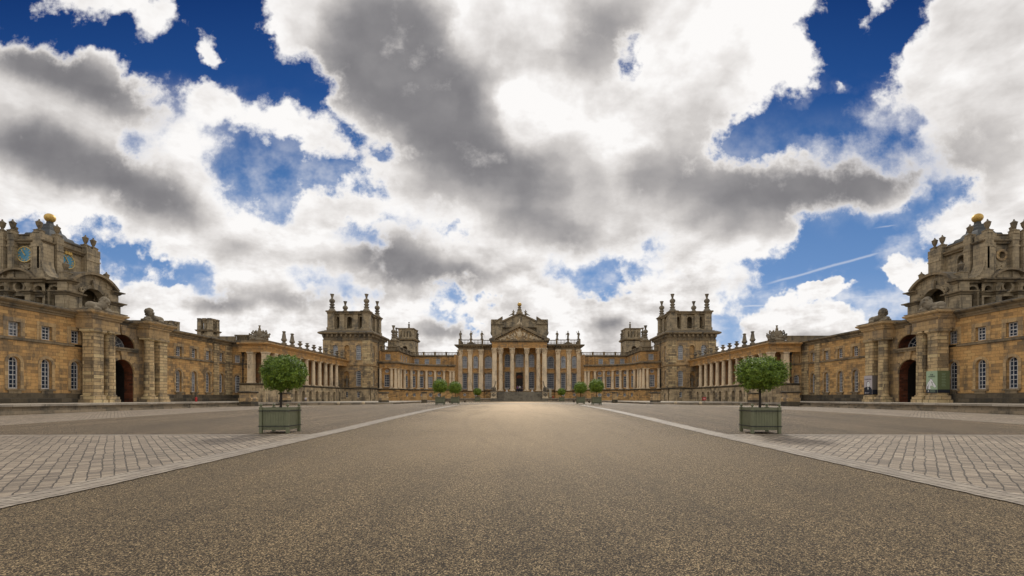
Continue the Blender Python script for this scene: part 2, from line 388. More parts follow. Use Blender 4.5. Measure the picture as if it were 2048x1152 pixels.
class Fr:
    """wall frame: u runs along the wall, n is outward"""
    def __init__(s, o, u, n, step=0): s.o = o; s.u = u; s.n = n; s.step = step
    def P(s, u, n, z): return (s.o[0]+u*s.u[0]+n*s.n[0], s.o[1]+u*s.u[1]+n*s.n[1], z)
    def nrm(s, u): return s.n
class Arc(Fr):
    """concave wall seen from its centre; u = angle in degrees from +x"""
    def __init__(s, c, R, step=5): s.c = c; s.R = R; s.step = step
    def P(s, u, n, z): a = radians(u); return (s.c[0]+(s.R-n)*cos(a), s.c[1]+(s.R-n)*sin(a), z)
    def nrm(s, u): a = radians(u); return (-cos(a), -sin(a))
def front(y): return Fr((0, y), (1, 0), (0, -1))        # faces the camera, u = x
def court(x): return Fr((x, 0), (0, 1), (-1, 0))        # right-side wall facing the court, u = y

# ------------------------------------------------------------------ things
def tag(o, label=None, cat=None, group=None, kind=None):
    if label: o['label'] = label
    if cat: o['category'] = cat
    if group: o['group'] = group
    if kind: o['kind'] = kind
    return o
def thing(name, label, cat, loc=(0,0,0), group=None, rot=0):
    o = bpy.data.objects.new(name, None); COL.objects.link(o); o.location = loc; o.rotation_euler = (0,0,rot); o.empty_display_size = .3
    return tag(o, label, cat, group)
def children(o): return [c for c in bpy.data.objects if c.parent == o]
def copy_tree(o, parent=None):
    c = o.copy(); COL.objects.link(c); c.parent = parent
    for ch in children(o): copy_tree(ch, c)
    return c
WIN = {}; WR = random.Random(21)
def window(parent, F, op, cols, rows, n=-.24, side=1, pane='glass', fr=.085, mu=.048, name='window'):
    uc, w, zb, zt, kind = op
    key = (round(w,3), round(zt-zb,3), kind, cols, rows, fr, mu)
    if key not in WIN:
        h = zt-zb; mb = MB(); L = front(0)
        out = outline(w, 0, h, kind)
        inn = outline_off(w, 0, h, kind, -fr) if kind != 'round' else outline(w-2*fr, fr, h-fr, kind)
        if kind == 'lun': inn = outline_off(w, 0, h, kind, -fr)
        k = len(out)
        for i in range(k if kind == 'round' else k-1):
            j = (i+1) % k; a, b, c, d = out[i], out[j], inn[j], inn[i]
            vs = [L.P(q[0], nn, q[1]) for nn in (0, .06) for q in (a,b,c,d)]
            mb.add(vs, [(4,5,6,7), (2,3,7,6), (0,1,5,4)])
        if kind != 'round': mb.fbox(L, -w/2, w/2, 0, .062, 0, fr*1.2)
        def zmax(x):
            x = abs(x); r = w/2
            if kind == 'rect': return 0, h
            q = sqrt(max(0, 1-(x/r)**2))
            if kind == 'arch': return 0, h-r+r*q
            if kind == 'seg': return 0, h-r*.28+r*.28*q
            if kind == 'lun': return 0, h*q
            return h/2-h/2*q, h/2+h/2*q
        def xmax(z):
            r = w/2
            if kind == 'rect' or (kind == 'arch' and z < h-r) or (kind == 'seg' and z < h-r*.28): return r
            if kind == 'arch': return sqrt(max(0, r*r-(z-h+r)**2))
            if kind == 'seg': return r*sqrt(max(0, 1-((z-h+r*.28)/(r*.28))**2))
            if kind == 'lun': return r*sqrt(max(0, 1-(z/h)**2))
            return r*sqrt(max(0, 1-((z-h/2)/(h/2))**2))
        if kind == 'lun':
            for t in (30, 60, 90, 120, 150):
                a = radians(t); p = (w/2*cos(a)*.97, h*sin(a)*.97); q = (w/2*cos(a)*.25, h*sin(a)*.25)
                nx, nz = -sin(a)*mu/2, cos(a)*mu/2
                mb.ext(L, [(q[0]+nx,q[1]+nz),(q[0]-nx,q[1]-nz),(p[0]-nx,p[1]-nz),(p[0]+nx,p[1]+nz)], .01, .045)
            for rr in (.28, .64):
                for i in range(12):
                    a0, a1 = pi*i/12, pi*(i+1)/12
                    mb.ext(L, [(w/2*rr*cos(a0),h*rr*sin(a0)),(w/2*(rr+.035)*cos(a0),h*(rr+.035)*sin(a0)),(w/2*(rr+.035)*cos(a1),h*(rr+.035)*sin(a1)),(w/2*rr*cos(a1),h*rr*sin(a1))], .012, .04)
        else:
            for i in range(1, cols):
                x = -w/2+w*i/cols; lo, hi = zmax(x); mb.fbox(L, x-mu/2, x+mu/2, .01, .045, lo+.02, hi-.02)
            for j in range(1, rows):
                z = h*j/rows; xm = xmax(z)-.02; t = mu*(1.7 if (kind == 'rect' or kind == 'arch') and j == rows//2 else 1)
                if xm > .05: mb.fbox(L, -xm, xm, .012, .04, z-t/2, z+t/2)
        pn = MB(); pn.add([L.P(q[0], .005, q[1]) for q in out], [list(range(len(out)))])
        me = bpy.data.meshes.new('window'); me.from_pydata(mb.v, [], mb.f); me.materials.append(M['white'])
        mp = []
        for g_ in ('glass', 'glass_blind'):
            p = bpy.data.meshes.new('pane'); p.from_pydata(pn.v, [], pn.f); p.materials.append(M[g_]); mp.append(p)
        WIN[key] = (me, mp)
    me, mp = WIN[key]
    x, y, z = F.P(uc, n, zb); nx, ny = F.nrm(uc)
    pl = wloc(parent)
    o = bpy.data.objects.new(name, me); COL.objects.link(o); o.parent = parent
    o.location = (x*side-pl[0], y-pl[1], z-pl[2]); o.rotation_euler = (0, 0, atan2(ny, nx*side)+pi/2)
    if pane == 'glass' and WR.random() < .22: pane = 'blind'
    p = bpy.data.objects.new('pane', mp[0 if pane == 'glass' else 1]); COL.objects.link(p); p.parent = o
    return o

LUMP = {}
def lump(key, parts, vox=.05, mat='statue', tris=None):
    """one continuous carved mesh from overlapping ellipsoids (c, r, rotz/rot) fused by a voxel remesh"""
    if key in LUMP: return LUMP[key]
    bm = bmesh.new()
    from mathutils import Matrix, Euler
    for p in parts:
        c, r = p[0], p[1]; e = p[2] if len(p) > 2 else (0,0,0); shape = p[3] if len(p) > 3 else 's'
        mt = Matrix.Translation(c) @ Euler(e).to_matrix().to_4x4() @ Matrix.Diagonal((r[0], r[1], r[2], 1))
        if shape == 'b': bmesh.ops.create_cube(bm, size=2, matrix=mt)
        elif shape == 'c': bmesh.ops.create_cone(bm, cap_ends=True, segments=12, radius1=1, radius2=.55, depth=2, matrix=mt)
        else: bmesh.ops.create_icosphere(bm, subdivisions=2, radius=1, matrix=mt)
    me = bpy.data.meshes.new(key); bm.to_mesh(me); bm.free()
    o = bpy.data.objects.new(key, me); COL.objects.link(o)
    md = o.modifiers.new('r', 'REMESH'); md.mode = 'VOXEL'; md.voxel_size = vox; md.use_smooth_shade = True
    bpy.context.view_layer.update()
    dg = bpy.context.evaluated_depsgraph_get(); ev = o.evaluated_get(dg)
    out = bpy.data.meshes.new_from_object(ev); bpy.data.objects.remove(o); bpy.data.meshes.remove(me)
    out.name = key; out.materials.clear(); out.materials.append(M[mat]); LUMP[key] = out
    return out
def put(mesh, name, loc, label=None, cat=None, group=None, rot=0, sc=1, parent=None, mirror=False):
    o = bpy.data.objects.new(name, mesh); COL.objects.link(o); o.location = loc; o.rotation_euler = (0,0,rot)
    o.scale = (-sc if mirror else sc, sc, sc)
    if parent: o.parent = parent; pl = wloc(parent); o.location = tuple(loc[i]-pl[i] for i in range(3))
    if label: tag(o, label, cat, group)
    return o
# ------------------------------------------------------------------ ground
def sstep(a, b, x): t = min(1, max(0, (x-a)/(b-a))); return t*t*(3-2*t)
GP = [(-500,0),(3,0),(8,.02),(15,.12),(20,.20),(28,.38),(39,.57),(50,.67),(60,.70),(70,.72),(120,.75),(600,.75)]
def gz(x, y):
    for (a, za), (b, zb) in zip(GP, GP[1:]):
        if y <= b: z = za+(zb-za)*(y-a)/(b-a); break
    else: z = .75
    return z*(1-.3*sstep(10, 32, abs(x)))
def sheet(name, xs, ys, dz, mat, jit=0):
    jr = random.Random(len(xs)+len(ys)); n = len(xs)
    vs = [(x+(jr.uniform(-jit,jit) if jit and i in (0, n-1) else 0), y, gz(x, y)+dz) for y in ys for i, x in enumerate(xs)]
    fs = [(j*n+i, j*n+i+1, (j+1)*n+i+1, (j+1)*n+i) for j in range(len(ys)-1) for i in range(n-1)]
    mb = MB(); mb.v = vs; mb.f = fs; mb.sm = [True]*len(fs)
    return tag(mb.build(name, mat), kind='structure')
def rng(a, b, st=1.0):
    n = max(1, int(round(abs(b-a)/st))); return [a+(b-a)*i/n for i in range(n+1)]
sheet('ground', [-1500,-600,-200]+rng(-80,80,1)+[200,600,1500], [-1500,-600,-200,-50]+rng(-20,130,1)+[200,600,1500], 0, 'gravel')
for s in (-1, 1):
    def X(a, b, st=1.0): return sorted(s*x for x in rng(a, b, st))
    sheet('gravel_panel', X(8.2, 26.4), rng(17.5, 69), .008, 'gravel2')
    sheet('cobble_paving', X(8.12, 40), rng(2, 17.5), .008, 'cobble')
    sheet('cobble_path', X(26.4, 37.3), rng(17.5, 62), .008, 'cobble')
    sheet('border_setts', X(7.4, 8.16, .38), rng(2, 56, .22), .016, 'cobble_b', .028)
    sheet('cobble_edging', X(8.16, 40), rng(17.2, 17.6, .2), .016, 'cobble_b')
sheet('forecourt_path', rng(-24, 24), rng(66, 70), .016, 'cobble_b')
sheet('forecourt_path', rng(-19, 19), rng(111, 115.5), .016, 'cobble_b')

XW = {-1: 45.0, 1: 44.2}; XC = {-1: 39.4, 1: 39.0}
SIDE = {-1: 'left', 1: 'right'}
T1, T2, T3 = 1.12, .95, 1.5
# terraces (structure)
for s in (-1, 1):
    mb = MB(s); z0 = -.2
    mb.box(37.0, 60, 8, 61.5, z0, T1-.50); mb.box(37.35, 60, 7, 61.2, T1-.50, T1-.16)
    tag(mb.build('terrace_steps', 'terr'), kind='structure')
    mb = MB(s); mb.box(37.15, 60, 6, 61.4, T1-.16, T1)
    tag(mb.build('terrace', 'terrtop'), kind='structure')
    mb = MB(s); mb.box(20, 60, 70, 150, z0, T2-.14); mb.box(19.7, 37.5, 69.6, 70.0, z0, .80)
    tag(mb.build('terrace_steps', 'terr'), kind='structure')
    mb = MB(s); mb.box(19.9, 60.2, 69.85, 150, T2-.14, T2)
    mb.box(37.3, 60, 61.4, 69.84, T2-.3, T2)
    tag(mb.build('terrace', 'terrtop'), kind='structure')
mb = MB(); mb.box(-19.9, -7.4, 116, 150, -.2, T3-.14); mb.box(7.4, 19.9, 116, 150, -.2, T3-.14); tag(mb.build('terrace_steps', 'terr'), kind='structure')
mb = MB(); mb.box(-20, -7.3, 115.8, 150, T3-.14, T3); mb.box(7.3, 20, 115.8, 150, T3-.14, T3); tag(mb.build('terrace', 'terrtop'), kind='structure')

CORN = [(-.15,9.62),(.10,9.62),(.12,9.75),(.25,9.85),(.27,10.0),(.50,10.12),(.62,10.18),(.66,10.32),(.60,10.36),(-.15,10.40)]
STRG = [(-.1,6.74),(.06,6.74),(.14,6.82),(.14,6.98),(.04,7.04),(-.1,7.04)]
PLIN = [(-.1,T1-.02),(.24,T1-.02),(.24,1.55),(.16,1.62),(.16,1.98),(.06,2.06),(-.1,2.06)]
def grooved(h0, h1, r, g=.035, dr=.03, ch=.36):
    out = []; z = h0
    n = max(1, round((h1-h0)/ch)); ch = (h1-h0)/n
    for i in range(n):
        out += [(r-dr, z), (r-dr, z+g*.5), (r, z+g), (r, z+ch-.005)]; z += ch
    return out

# ------------------------------------------------------------------ court wings
def court_wing(s):
    xw = XW[s]; F = court(xw); sd = SIDE[s]
    root = thing('court_wing', 'two storey ochre wing with arched sash windows along the %s side of the court' % sd, 'building wing', (s*xw, 50, T1))
    near = [26.1, 28.9, 31.7, 34.5, 37.3, 40.06, 42.8, 45.6]; far = [59.4, 62.2, 65.0, 67.9]
    if s > 0: near = [x+.3 for x in near]; far = [x-.2 for x in far]
    W = MB(s); SU = MB(s); SI = MB(s)
    for lst, a, b in ((near, 20, 46.95), (far, 54.3, 70.4)):
        W.mark(); lo = [(u, .98, 2.45, 5.32, 'arch') for u in lst]; hi = [(u, .98, 7.12, 8.4, 'rect') for u in lst]
        W.wall(F, a, b, 2.0, 6.8, lo, rev=.36); W.wall(F, a, b, 7.0, 9.7, hi, rev=.33)
        for op in lo:
            SU.mark().surround(F, op, .26, -.02, .05)
            SI.mark().fbox(F, op[0]-.72, op[0]+.72, -.05, .2, 2.28, 2.44); SI.fbox(F, op[0]-.5, op[0]+.5, -.05, .13, 1.75, 2.28)
            window(root, F, op, 3, 7, n=-.33, side=s)
        for i, op in enumerate(hi):
            SU.mark().surround(F, op, .16, -.02, .06); SU.surround(F, (op[0],1.30,7.02,8.56,'rect'), .22, -.02, .035)
            window(root, F, op, 3, 4, n=-.3, side=s)
    # return wall facing the road, beside the colonnade
    G = front(70.4); uc = xw-.8
    lo = (uc, .9, 2.45, 5.2, 'arch'); hi = (uc, .9, 7.12, 8.3, 'rect')
    W.mark(); W.wall(G, 42.0, xw, 1.1, 6.8, [lo], rev=.3); W.wall(G, 42.0, xw, 7.0, 9.7, [hi], rev=.3)
    SU.mark().surround(G, lo, .24, -.02, .05); SU.mark().surround(G, hi, .15, -.02, .05)
    window(root, G, lo, 4, 7, n=-.28, side=s); 
    if s < 0: window(root, G, hi, 4, 4, n=-.27, side=s)
    else: SU.ext(G, [(uc-.45,7.12),(uc+.45,7.12),(uc+.45,8.3),(uc-.45,8.3)], -.25, -.2)
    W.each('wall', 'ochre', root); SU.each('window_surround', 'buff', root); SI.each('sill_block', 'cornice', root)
    q = MB(s)
    for a, b in ((66.1, 67.2), (68.75, 70.3)):
        n = 22; q.mark()
        for i in range(n):
            z = 2.06+i*(9.6-2.06)/n; q.fbox(F, a, b, -.05, .16, z+.03, z+(9.6-2.06)/n)
        q.fbox(F, a+.02, b-.02, -.05, .12, 2.06, 9.6)
    q.each('pilaster', 'rust', root)
    p = MB(s); p.sweep([(xw,20),(xw,46.9)], PLIN, out=-1); p.mark().sweep([(xw,54.35),(xw,70.4),(42.1,70.4)], PLIN, out=-1); p.each('plinth', 'dark', root)
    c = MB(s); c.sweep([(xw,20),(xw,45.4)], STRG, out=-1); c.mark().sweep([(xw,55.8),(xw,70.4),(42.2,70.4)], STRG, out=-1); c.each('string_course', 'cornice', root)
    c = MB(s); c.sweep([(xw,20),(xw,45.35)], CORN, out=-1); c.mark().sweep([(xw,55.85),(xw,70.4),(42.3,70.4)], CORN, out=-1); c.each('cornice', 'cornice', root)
    r = MB(s); r.box(xw+.16, xw+13, 20, 46.9, 10.1, 10.55); r.box(xw+.5, xw+12, 20.2, 46.8, 1.2, 10.1); r.mark(); r.box(xw+.16, xw+13, 54.3, 80, 10.1, 10.55); r.box(xw+.5, xw+12, 54.4, 79.5, 1.2, 10.1)
    r.each('roof', 'lead', root)
    pa = MB(s)
    if s < 0:
        pa.box(42.2, xw-.2, 70.7, 70.95, 10.38, 10.7); pa.box(42.2, xw-.2, 70.68, 70.97, 11.35, 11.55)
        for i in range(9): pa.lathe(42.5+i*.27, 70.82, [(.05,10.7),(.09,10.85),(.04,11.05),(.07,11.35)], 6)
        pa.box(xw-.3, xw+4, 70.7, 71, 10.3, 11.3); pa.box(42.2, xw-.2, 71.2, 71.3, 10.38, 11.4)
    else: pa.box(42.1, xw+5, 70.7, 71, 10.38, 11.25); pa.box(42.05, xw+5.05, 70.62, 71.05, 11.25, 11.4)
    pa.build('parapet', 'cornice', root)
    d = MB(s); x = xw-1.8; d.tube((x,70.28,2.1), (x,70.28,8.4), .075, .075); d.lathe(x, 70.26, [(.08,8.2),(.12,8.35),(.26,8.7),(.28,8.95),(.2,9.0)], 8)
    for z in (3.2,4.6,6,7.4): d.lathe(x, 70.28, [(.11,z),(.13,z+.08),(.11,z+.16)], 8)
    d.build('downpipe', 'black', root)
    return root
for s in (-1, 1): court_wing(s)

# ------------------------------------------------------------------ gateways
def gateway(s):
    xw = XW[s]; xg = xw-.3; F = court(xg); sd = SIDE[s]
    root = thing('gateway', ['','tall arched gateway with banded piers and columns, hung with two banners','tall arched gateway with banded piers and columns below the blue clock tower'][s], 'gateway', (s*xw, 50.6, T1))
    W = MB(s); A = (50.6, 3.1, T1, 5.95, 'arch'); L = (50.6, 3.3, 7.3, 8.75, 'lun')
    W.wall(F, 46.95, 54.3, T1, 6.6, [A], rev=.1); W.wall(F, 46.95, 54.3, 7.3, 9.7, [L], rev=.06)
    W.fq(F, 46.95, 54.3, 0, 6.6, 7.3); W.build('wall', 'buff', root)
    V = MB(s)
    for op, k in ((A, 9), (L, 9)):
        r = op[1]/2; V.mark()
        for i in range(k):
            a0, a1 = pi*i/k+.015, pi*(i+1)/k-.015; zc = op[3]-r if op is A else op[2]; hh = r if op is A else op[3]-op[2]
            o = .55+(.12 if i % 2 == 0 else 0)+(.4 if i == k//2 else 0)
            V.ext(F, [(50.6+r*cos(a0), zc+hh*sin(a0)), (50.6+(r+o)*cos(a0), zc+(hh+o)*sin(a0)), (50.6+(r+o)*cos(a1), zc+(hh+o)*sin(a1)), (50.6+r*cos(a1), zc+hh*sin(a1))], -.05, .10 if i != k//2 else .24)
    V.each('voussoirs', 'buff', root)
    B = MB(s)
    B.fbox(F, 48.8, 52.4, -1.6, .42, 7.08, 7.26); B.fbox(F, 48.7, 52.5, -.05, .3, 6.85, 7.08); B.build('balcony_band', 'cornice', root)
    R = MB(s); RD = MB(s)   # brick jamb, tunnel painted black for its darkness, and lunette recess
    a = outline(3.1, T1, 5.95, 'arch')
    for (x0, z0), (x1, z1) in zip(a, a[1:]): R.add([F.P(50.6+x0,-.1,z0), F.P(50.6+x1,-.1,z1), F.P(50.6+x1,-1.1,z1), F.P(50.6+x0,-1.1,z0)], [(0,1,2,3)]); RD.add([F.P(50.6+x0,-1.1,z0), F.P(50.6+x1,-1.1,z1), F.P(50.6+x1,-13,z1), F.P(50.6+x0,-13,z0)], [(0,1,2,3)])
    a = outline(3.3, 7.3, 8.75, 'lun'); R.mark()
    for (x0, z0), (x1, z1) in zip(a, a[1:]): R.add([F.P(50.6+x0,-.06,z0), F.P(50.6+x1,-.06,z1), F.P(50.6+x1,-1.3,z1), F.P(50.6+x0,-1.3,z0)], [(0,1,2,3)])
    R.each('vault', 'brick', root)
    RD.build('passage', 'void', root); D = MB(s); D.ext(F, outline(3.1, T1, 5.95, 'arch') and [(50.6+x, z) for x, z in outline(3.1, T1, 5.95, 'arch')], -13.2, -12.95); D.build('passage_dark_end', 'void', root)  # flat black end plane stands in for the dark depth of the passage
    window(root, F, L, 0, 0, n=-1.25, side=s, name='lunette_window', fr=.1, mu=.06)
    cx = xw-1.2
    for D0, kind in ((46.3,'p'), (48.05,'c'), (53.2,'c'), (54.75,'p')):
        b = MB(s)
        if kind == 'p':
            x = xw-1.15
            b.sq(x, D0, [(.80,T1-.02),(.80,1.45),(.70,1.47),(.70,1.85),(.62,1.9)]+grooved(1.92,8.2,.56)+[(.56,8.2),(.60,8.22),(.60,8.3),(.66,8.38),(.74,8.42),(.74,8.62),(.70,8.66)])
            o = b.build('pier', 'rust', root)
        else:
            b.sq(cx, D0, [(.66,T1-.02),(.66,1.45),(.6,1.47),(.6,1.72)])
            b.lathe(cx, D0, [(.62,1.72),(.64,1.82),(.58,1.92)]+[(r*(1-.10*(z-2)/6.2), z) for r, z in grooved(1.92,8.05,.52)]+[(.46,8.1),(.5,8.16),(.47,8.22),(.47,8.34),(.60,8.46)], 24)
            b.sq(cx, D0, [(.64,8.46),(.64,8.66)]); o = b.build('column', 'rust', root)
    x0 = xw-1.85
    for a, b in ((45.55, 48.75), (52.5, 55.65)):
        e = MB(s); e.box(x0+.08, xw, a+.06, b-.06, 8.67, 9.75); e.box(x0+.3, xw+.2, a+.3, b-.3, 9.75, 10.5)
        e.sweep([(xw+.3, a), (x0, a), (x0, b), (xw+.3, b)], [(o*.8-.02, z+.12) for o, z in CORN], out=-1) 
        e.build('entablature', 'buff', root)
        t = MB(s); t.box(x0-.4, xw+.3, a-.4, b+.4, 10.535, 10.62); t.build('block_cap', 'cornice', root)
    c = MB(s); c.sweep([(xg,48.8),(xg,52.45)], CORN, out=-1); c.build('cornice', 'cornice', root)
    r = MB(s); r.box(xg+.16, xw+13, 46.95, 54.25, 10.1, 10.58); r.build('roof', 'lead', root)
    return root
for s in (-1, 1): gateway(s)

# ------------------------------------------------------------------ urns and finials
URN = [(.26,0),(.26,.1),(.17,.14),(.12,.2),(.20,.32),(.29,.55),(.33,.78),(.36,.80),(.36,.84),(.24,.92),(.12,1.02),(.06,1.08),(.09,1.14),(.02,1.2)]
VASE = [(.34,0),(.34,.14),(.2,.2),(.12,.3),(.22,.42),(.42,.62),(.44,.74),(.3,.82),(.16,.9),(.2,.98),(.33,1.08),(.33,1.16),(.1,1.2)]
CONE = [(.42,0),(.42,.2),(.34,.24),(.2,.36),(.34,.5),(.48,.72),(.44,.8),(.34,1.0),(.28,1.5),(.2,1.95),(.3,2.0),(.3,2.12),(.12,2.2)]
FIN = [(.95,0),(.95,.12),(.8,.2),(.62,.5),(.46,.75),(.60,.9),(.64,1.02),(.42,1.1),(.34,1.2),(.55,1.45),(.58,1.62),(.4,1.78),(.32,1.86),(.50,2.0),(.64,2.3),(.60,2.62),(.36,2.86),(.22,2.95),(.2,3.1),(.3,3.5),(.44,3.9),(.46,3.98),(.1,3.98)]
def prof_mesh(name, prof, mat='statue', seg=14, sq=None):
    mb = MB(); mb.lathe(0, 0, prof, seg)
    if sq: mb.sq(0, 0, sq)
    o = mb.build(name, mat); me = o.data; bpy.data.objects.remove(o); return me
ME_URN = prof_mesh('urn', [(r*.86, z) for r, z in URN], 'cornice', sq=[(.27,-.06),(.27,.04)]); ME_VASE = prof_mesh('vase', VASE); ME_CONE = prof_mesh('urn_cone', CONE); ME_FIN = prof_mesh('finial', FIN, 'statue', 16)

# ------------------------------------------------------------------ clock tower / bell tower
def segped(mb, F, uc, w, z, rise, n0, n1, th=.28, k=14):
    """segmental pediment: thick curved hood over a tympanum"""
    R = (w*w/4+rise*rise)/(2*rise); zc = z+rise-R; a0 = math.asin(min(1, w/2/R))
    pts = [(uc+R*sin(-a0+2*a0*i/k), zc+R*cos(-a0+2*a0*i/k)) for i in range(k+1)]
    pto = [(uc+(R+th)*sin(-a0+2*a0*i/k), zc+(R+th)*cos(-a0+2*a0*i/k)) for i in range(k+1)]
    for i in range(k): mb.ext(F, [pts[i], pts[i+1], pto[i+1], pto[i]], n0, n1)
    return pts
def clock_tower(s):
    cx = 52.8 if s < 0 else 51.5; cy = 50.6; clock = s < 0
    root = thing('clock_tower' if clock else 'bell_tower', 'ornate grey clock tower with two blue dials and a gilded ball' if clock else 'ornate grey tower with an open round hole instead of a dial, gilded ball on top', 'tower', (s*cx, cy, 10.5))
    x0, x1, y0, y1 = cx-2.2, cx+2.2, 47.9, 53.3
    B = MB(s); FF = front(y0); FC = court(x0)
    oc = (cx-.25, .75 if not clock else .5, 16.42, 17.18, 'round')
    ar = (cy-.5, .95, 15.75, 17.5, 'arch')
    B.wall(FF, x0, x1, 14.0, 18.3, [] if clock else [oc], rev=.5)
    B.wall(FC, y0, y1, 14.0, 18.3, [] if clock else [ar], rev=.6)
    B.box(x0+.8, x1-.01, y0+.8, y1, 14.0, 18.3)
    B.box(x0-.02, x1+.02, y0-.02, y1+.02, 18.3, 18.95)
    B.build('belfry_wall', 'grey', root)
    P = MB(s)
    def pil(xa, xb, ya, yb, z0=14.05): P.mark(); P.box(xa, xb, ya, yb, z0, 18.32); P.box(xa-.05, xb+.05, ya-.05, yb+.05, 17.55, 17.72); P.box(xa-.06, xb+.06, ya-.06, yb+.06, z0, z0+.35); P.box(xa+.12, xb-.12, ya-.04, ya, z0+1.2, 17.7); P.box(xa-.03, xb+.03, ya-.03, yb+.03, 18.32, 19.0)
    pil(x0-.28, x0+.55, y0-.62, y0+.55); pil(cx+.45, cx+1.15, y0-.50, y0+.2); pil(x1-.75, x1+.2, y0-.64, y0+.5)
    pil(cx-1.5, cx-1.12, y0-.34, y0+.2)
    pil(x0-.62, x0+.3, y1-1.3, y1+.3); pil(x1-.3, x1+.3, y1-1.2, y1+.3); pil(x0-.60, x0+.2, y0+.78, y0+1.45)
    P.each('corner_pilaster', 'grey', root)
    V = MB(s)
    for xe, sg in ((x0-.25, -1), (x1+.15, 1)):   # flaring buttresses
        V.mark(); k = 12; inn = [(xe-sg*.05, 17.9)]; out = []
        for i in range(k+1):
            a = pi/2*i/k; out.append((xe+sg*(.28+1.35*(1-cos(a))), 16.1-1.85*sin(a)))
        poly = [(xe-sg*.3, 17.9), (xe+sg*.28, 17.9)] + out + [(xe+sg*1.63, 14.05), (xe-sg*.3, 14.05)]
        V.ext(FF, poly if sg > 0 else poly[::-1], -.5, .66)
        for i in range(k): 
            a, b = out[i], out[i+1]; V.ext(FF, [(a[0],a[1]),(b[0],b[1]),(b[0]-sg*.12,b[1]-.14),(a[0]-sg*.14,a[1]-.02)], .66, .74)
    V.each('volute_buttress', 'grey', root)
    C = MB(s); C.sweep([(x0,y0),(x1,y0),(x1,y1),(x0,y1)], [(-.1,17.95),(.3,17.95),(.34,18.1),(.5,18.2),(.52,18.32),(-.1,18.36)], closed=True, out=1)
    C.sweep([(x0,y0),(x1,y0),(x1,y1),(x0,y1)], [(-.05,18.9),(.12,18.9),(.16,19.0),(-.05,19.03)], closed=True, out=1)
    C.build('cornice', 'cornice', root)
    R = MB(s); st = [(1.95,18.98),(1.95,19.15),(1.75,19.2),(1.7,19.4),(1.4,19.5),(1.3,19.75),(1.0,19.85),(.85,20.15),(.68,20.3),(.62,20.65),(.42,20.75),(.36,21.05),(.22,21.15),(.2,21.4)]
    R.sq(cx, cy, st); R.build('stepped_roof', 'lead', root)
    G = MB(s); G.sphere(cx, cy, 21.83, .50, 24, 14); G.build('gilded_ball', 'gold', root)
    ur = [(cx+1.9,47.6),(cx+.8,47.6),(x0+.15,47.55),(x0-.25,49.0),(x0-.25,52.2),(x0-.25,53.15),(x1,53.2),(x1,52.0),(x1,49.0)]
    for x, y in ur:
        b_ = MB(s); b_.sq(x, y, [(.30,18.95),(.30,19.22),(.34,19.24),(.34,19.3)]); b_.build('urn_pedestal', 'grey', root)
    for x, y in ur: put(ME_URN, 'urn', (s*x, y, 19.32), parent=root)
    # dials
    for k_, (F, uc) in enumerate(((FF, cx-.25), (FC, cy-.35))):
        if clock:
            zc = 16.85; ring = MB(s); op = (uc, 1.5, zc-.75, zc+.75, 'round')
            ring.surround(F, op, .1, .0, .16); 
            dial = MB(s); q = outline(1.5, zc-.75, zc+.75, 'round'); dial.ext(F, [(uc+a, b) for a, b in q], .0, .1); d = dial.build('clock_dial', 'clock', root); ring.build('rim', 'goldpaint', d)
            num = MB(s)
            def rad(t, r0, r1, w, n=.125):
                a = (sin(t), cos(t)); b = (cos(t), -sin(t)); sg = 1 if k_ == 0 else 1
                num.ext(F, [(uc+a[0]*r0-b[0]*w, zc+a[1]*r0-b[1]*w), (uc+a[0]*r0+b[0]*w, zc+a[1]*r0+b[1]*w), (uc+a[0]*r1+b[0]*w, zc+a[1]*r1+b[1]*w), (uc+a[0]*r1-b[0]*w, zc+a[1]*r1-b[1]*w)], .1, n)
            # mirrored frame: numerals run the other way on the left side
            txt = {12:'XII',1:'I',2:'II',3:'III',4:'IIII',5:'V',6:'VI',7:'VII',8:'VIII',9:'IX',10:'X',11:'XI'}
            flip = -1 if k_ == 0 else 1
            for h, t in txt.items():
                wdt = .036*len(t)
                for j in range(len(t)):
                    off = (j-(len(t)-1)/2)*.062
                    ang = flip*radians(h*30)
                    rad(ang+off/.6, .50, .68, .017)
            h = MB(s); num_h = num; num.build('numerals', 'goldpaint', d)
            num = MB(s); rad(flip*radians(10.85*30), -.12, .40, .035, .17); rad(flip*radians(-30), -.15, .60, .024, .19); num.build('hands', 'goldpaint', d)
        else:
            if k_ == 0:
                op = oc; r = MB(s); r.surround(F, op, .24, -.02, .12); r.build('oculus_ring', 'buff', root)
                h = MB(s); h.ext(F, [(uc-.10,16.5),(uc-.04,16.5),(uc+.06,17.15),(uc,17.15)], -.2, -.15); h.build('gilded_hand', 'goldpaint', root)
            else:
                r = MB(s); r.surround(F, ar, .22, -.02, .1); r.build('window_surround', 'grey', root)
    if clock:
        cr = MB(s); cr.fbox(FC, cy-.75, cy+.05, .1, .3, 17.62, 17.72)
        for i in range(4): cr.ext(FC, [(cy-.75+i*.2,17.72),(cy-.55+i*.2,17.72),(cy-.6+i*.2,17.95),(cy-.7+i*.2,17.95)], .12, .28)
        cr.build('gilded_crown', 'gold', root)
    # carved panel below the front dial
    put(lump('carved_panel', [((random.uniform(-.55,.55),0,random.uniform(-.28,.28)), (.16,.12,.10), (0,random.uniform(-1,1),0)) for _ in range(26)], .04, 'grey'), 'carved_panel', (s*(cx-.25), y0-.05, 15.55), parent=root)
    # lower stage
    Lw = MB(s); a0, a1, b0, b1 = cx-2.6, cx+2.6, 47.6, 53.6
    FL = front(b0); ocu = (cx, .85, 12.95, 13.8, 'round'); op2 = (cx, 1.3, 10.0, 12.5, 'rect'); 
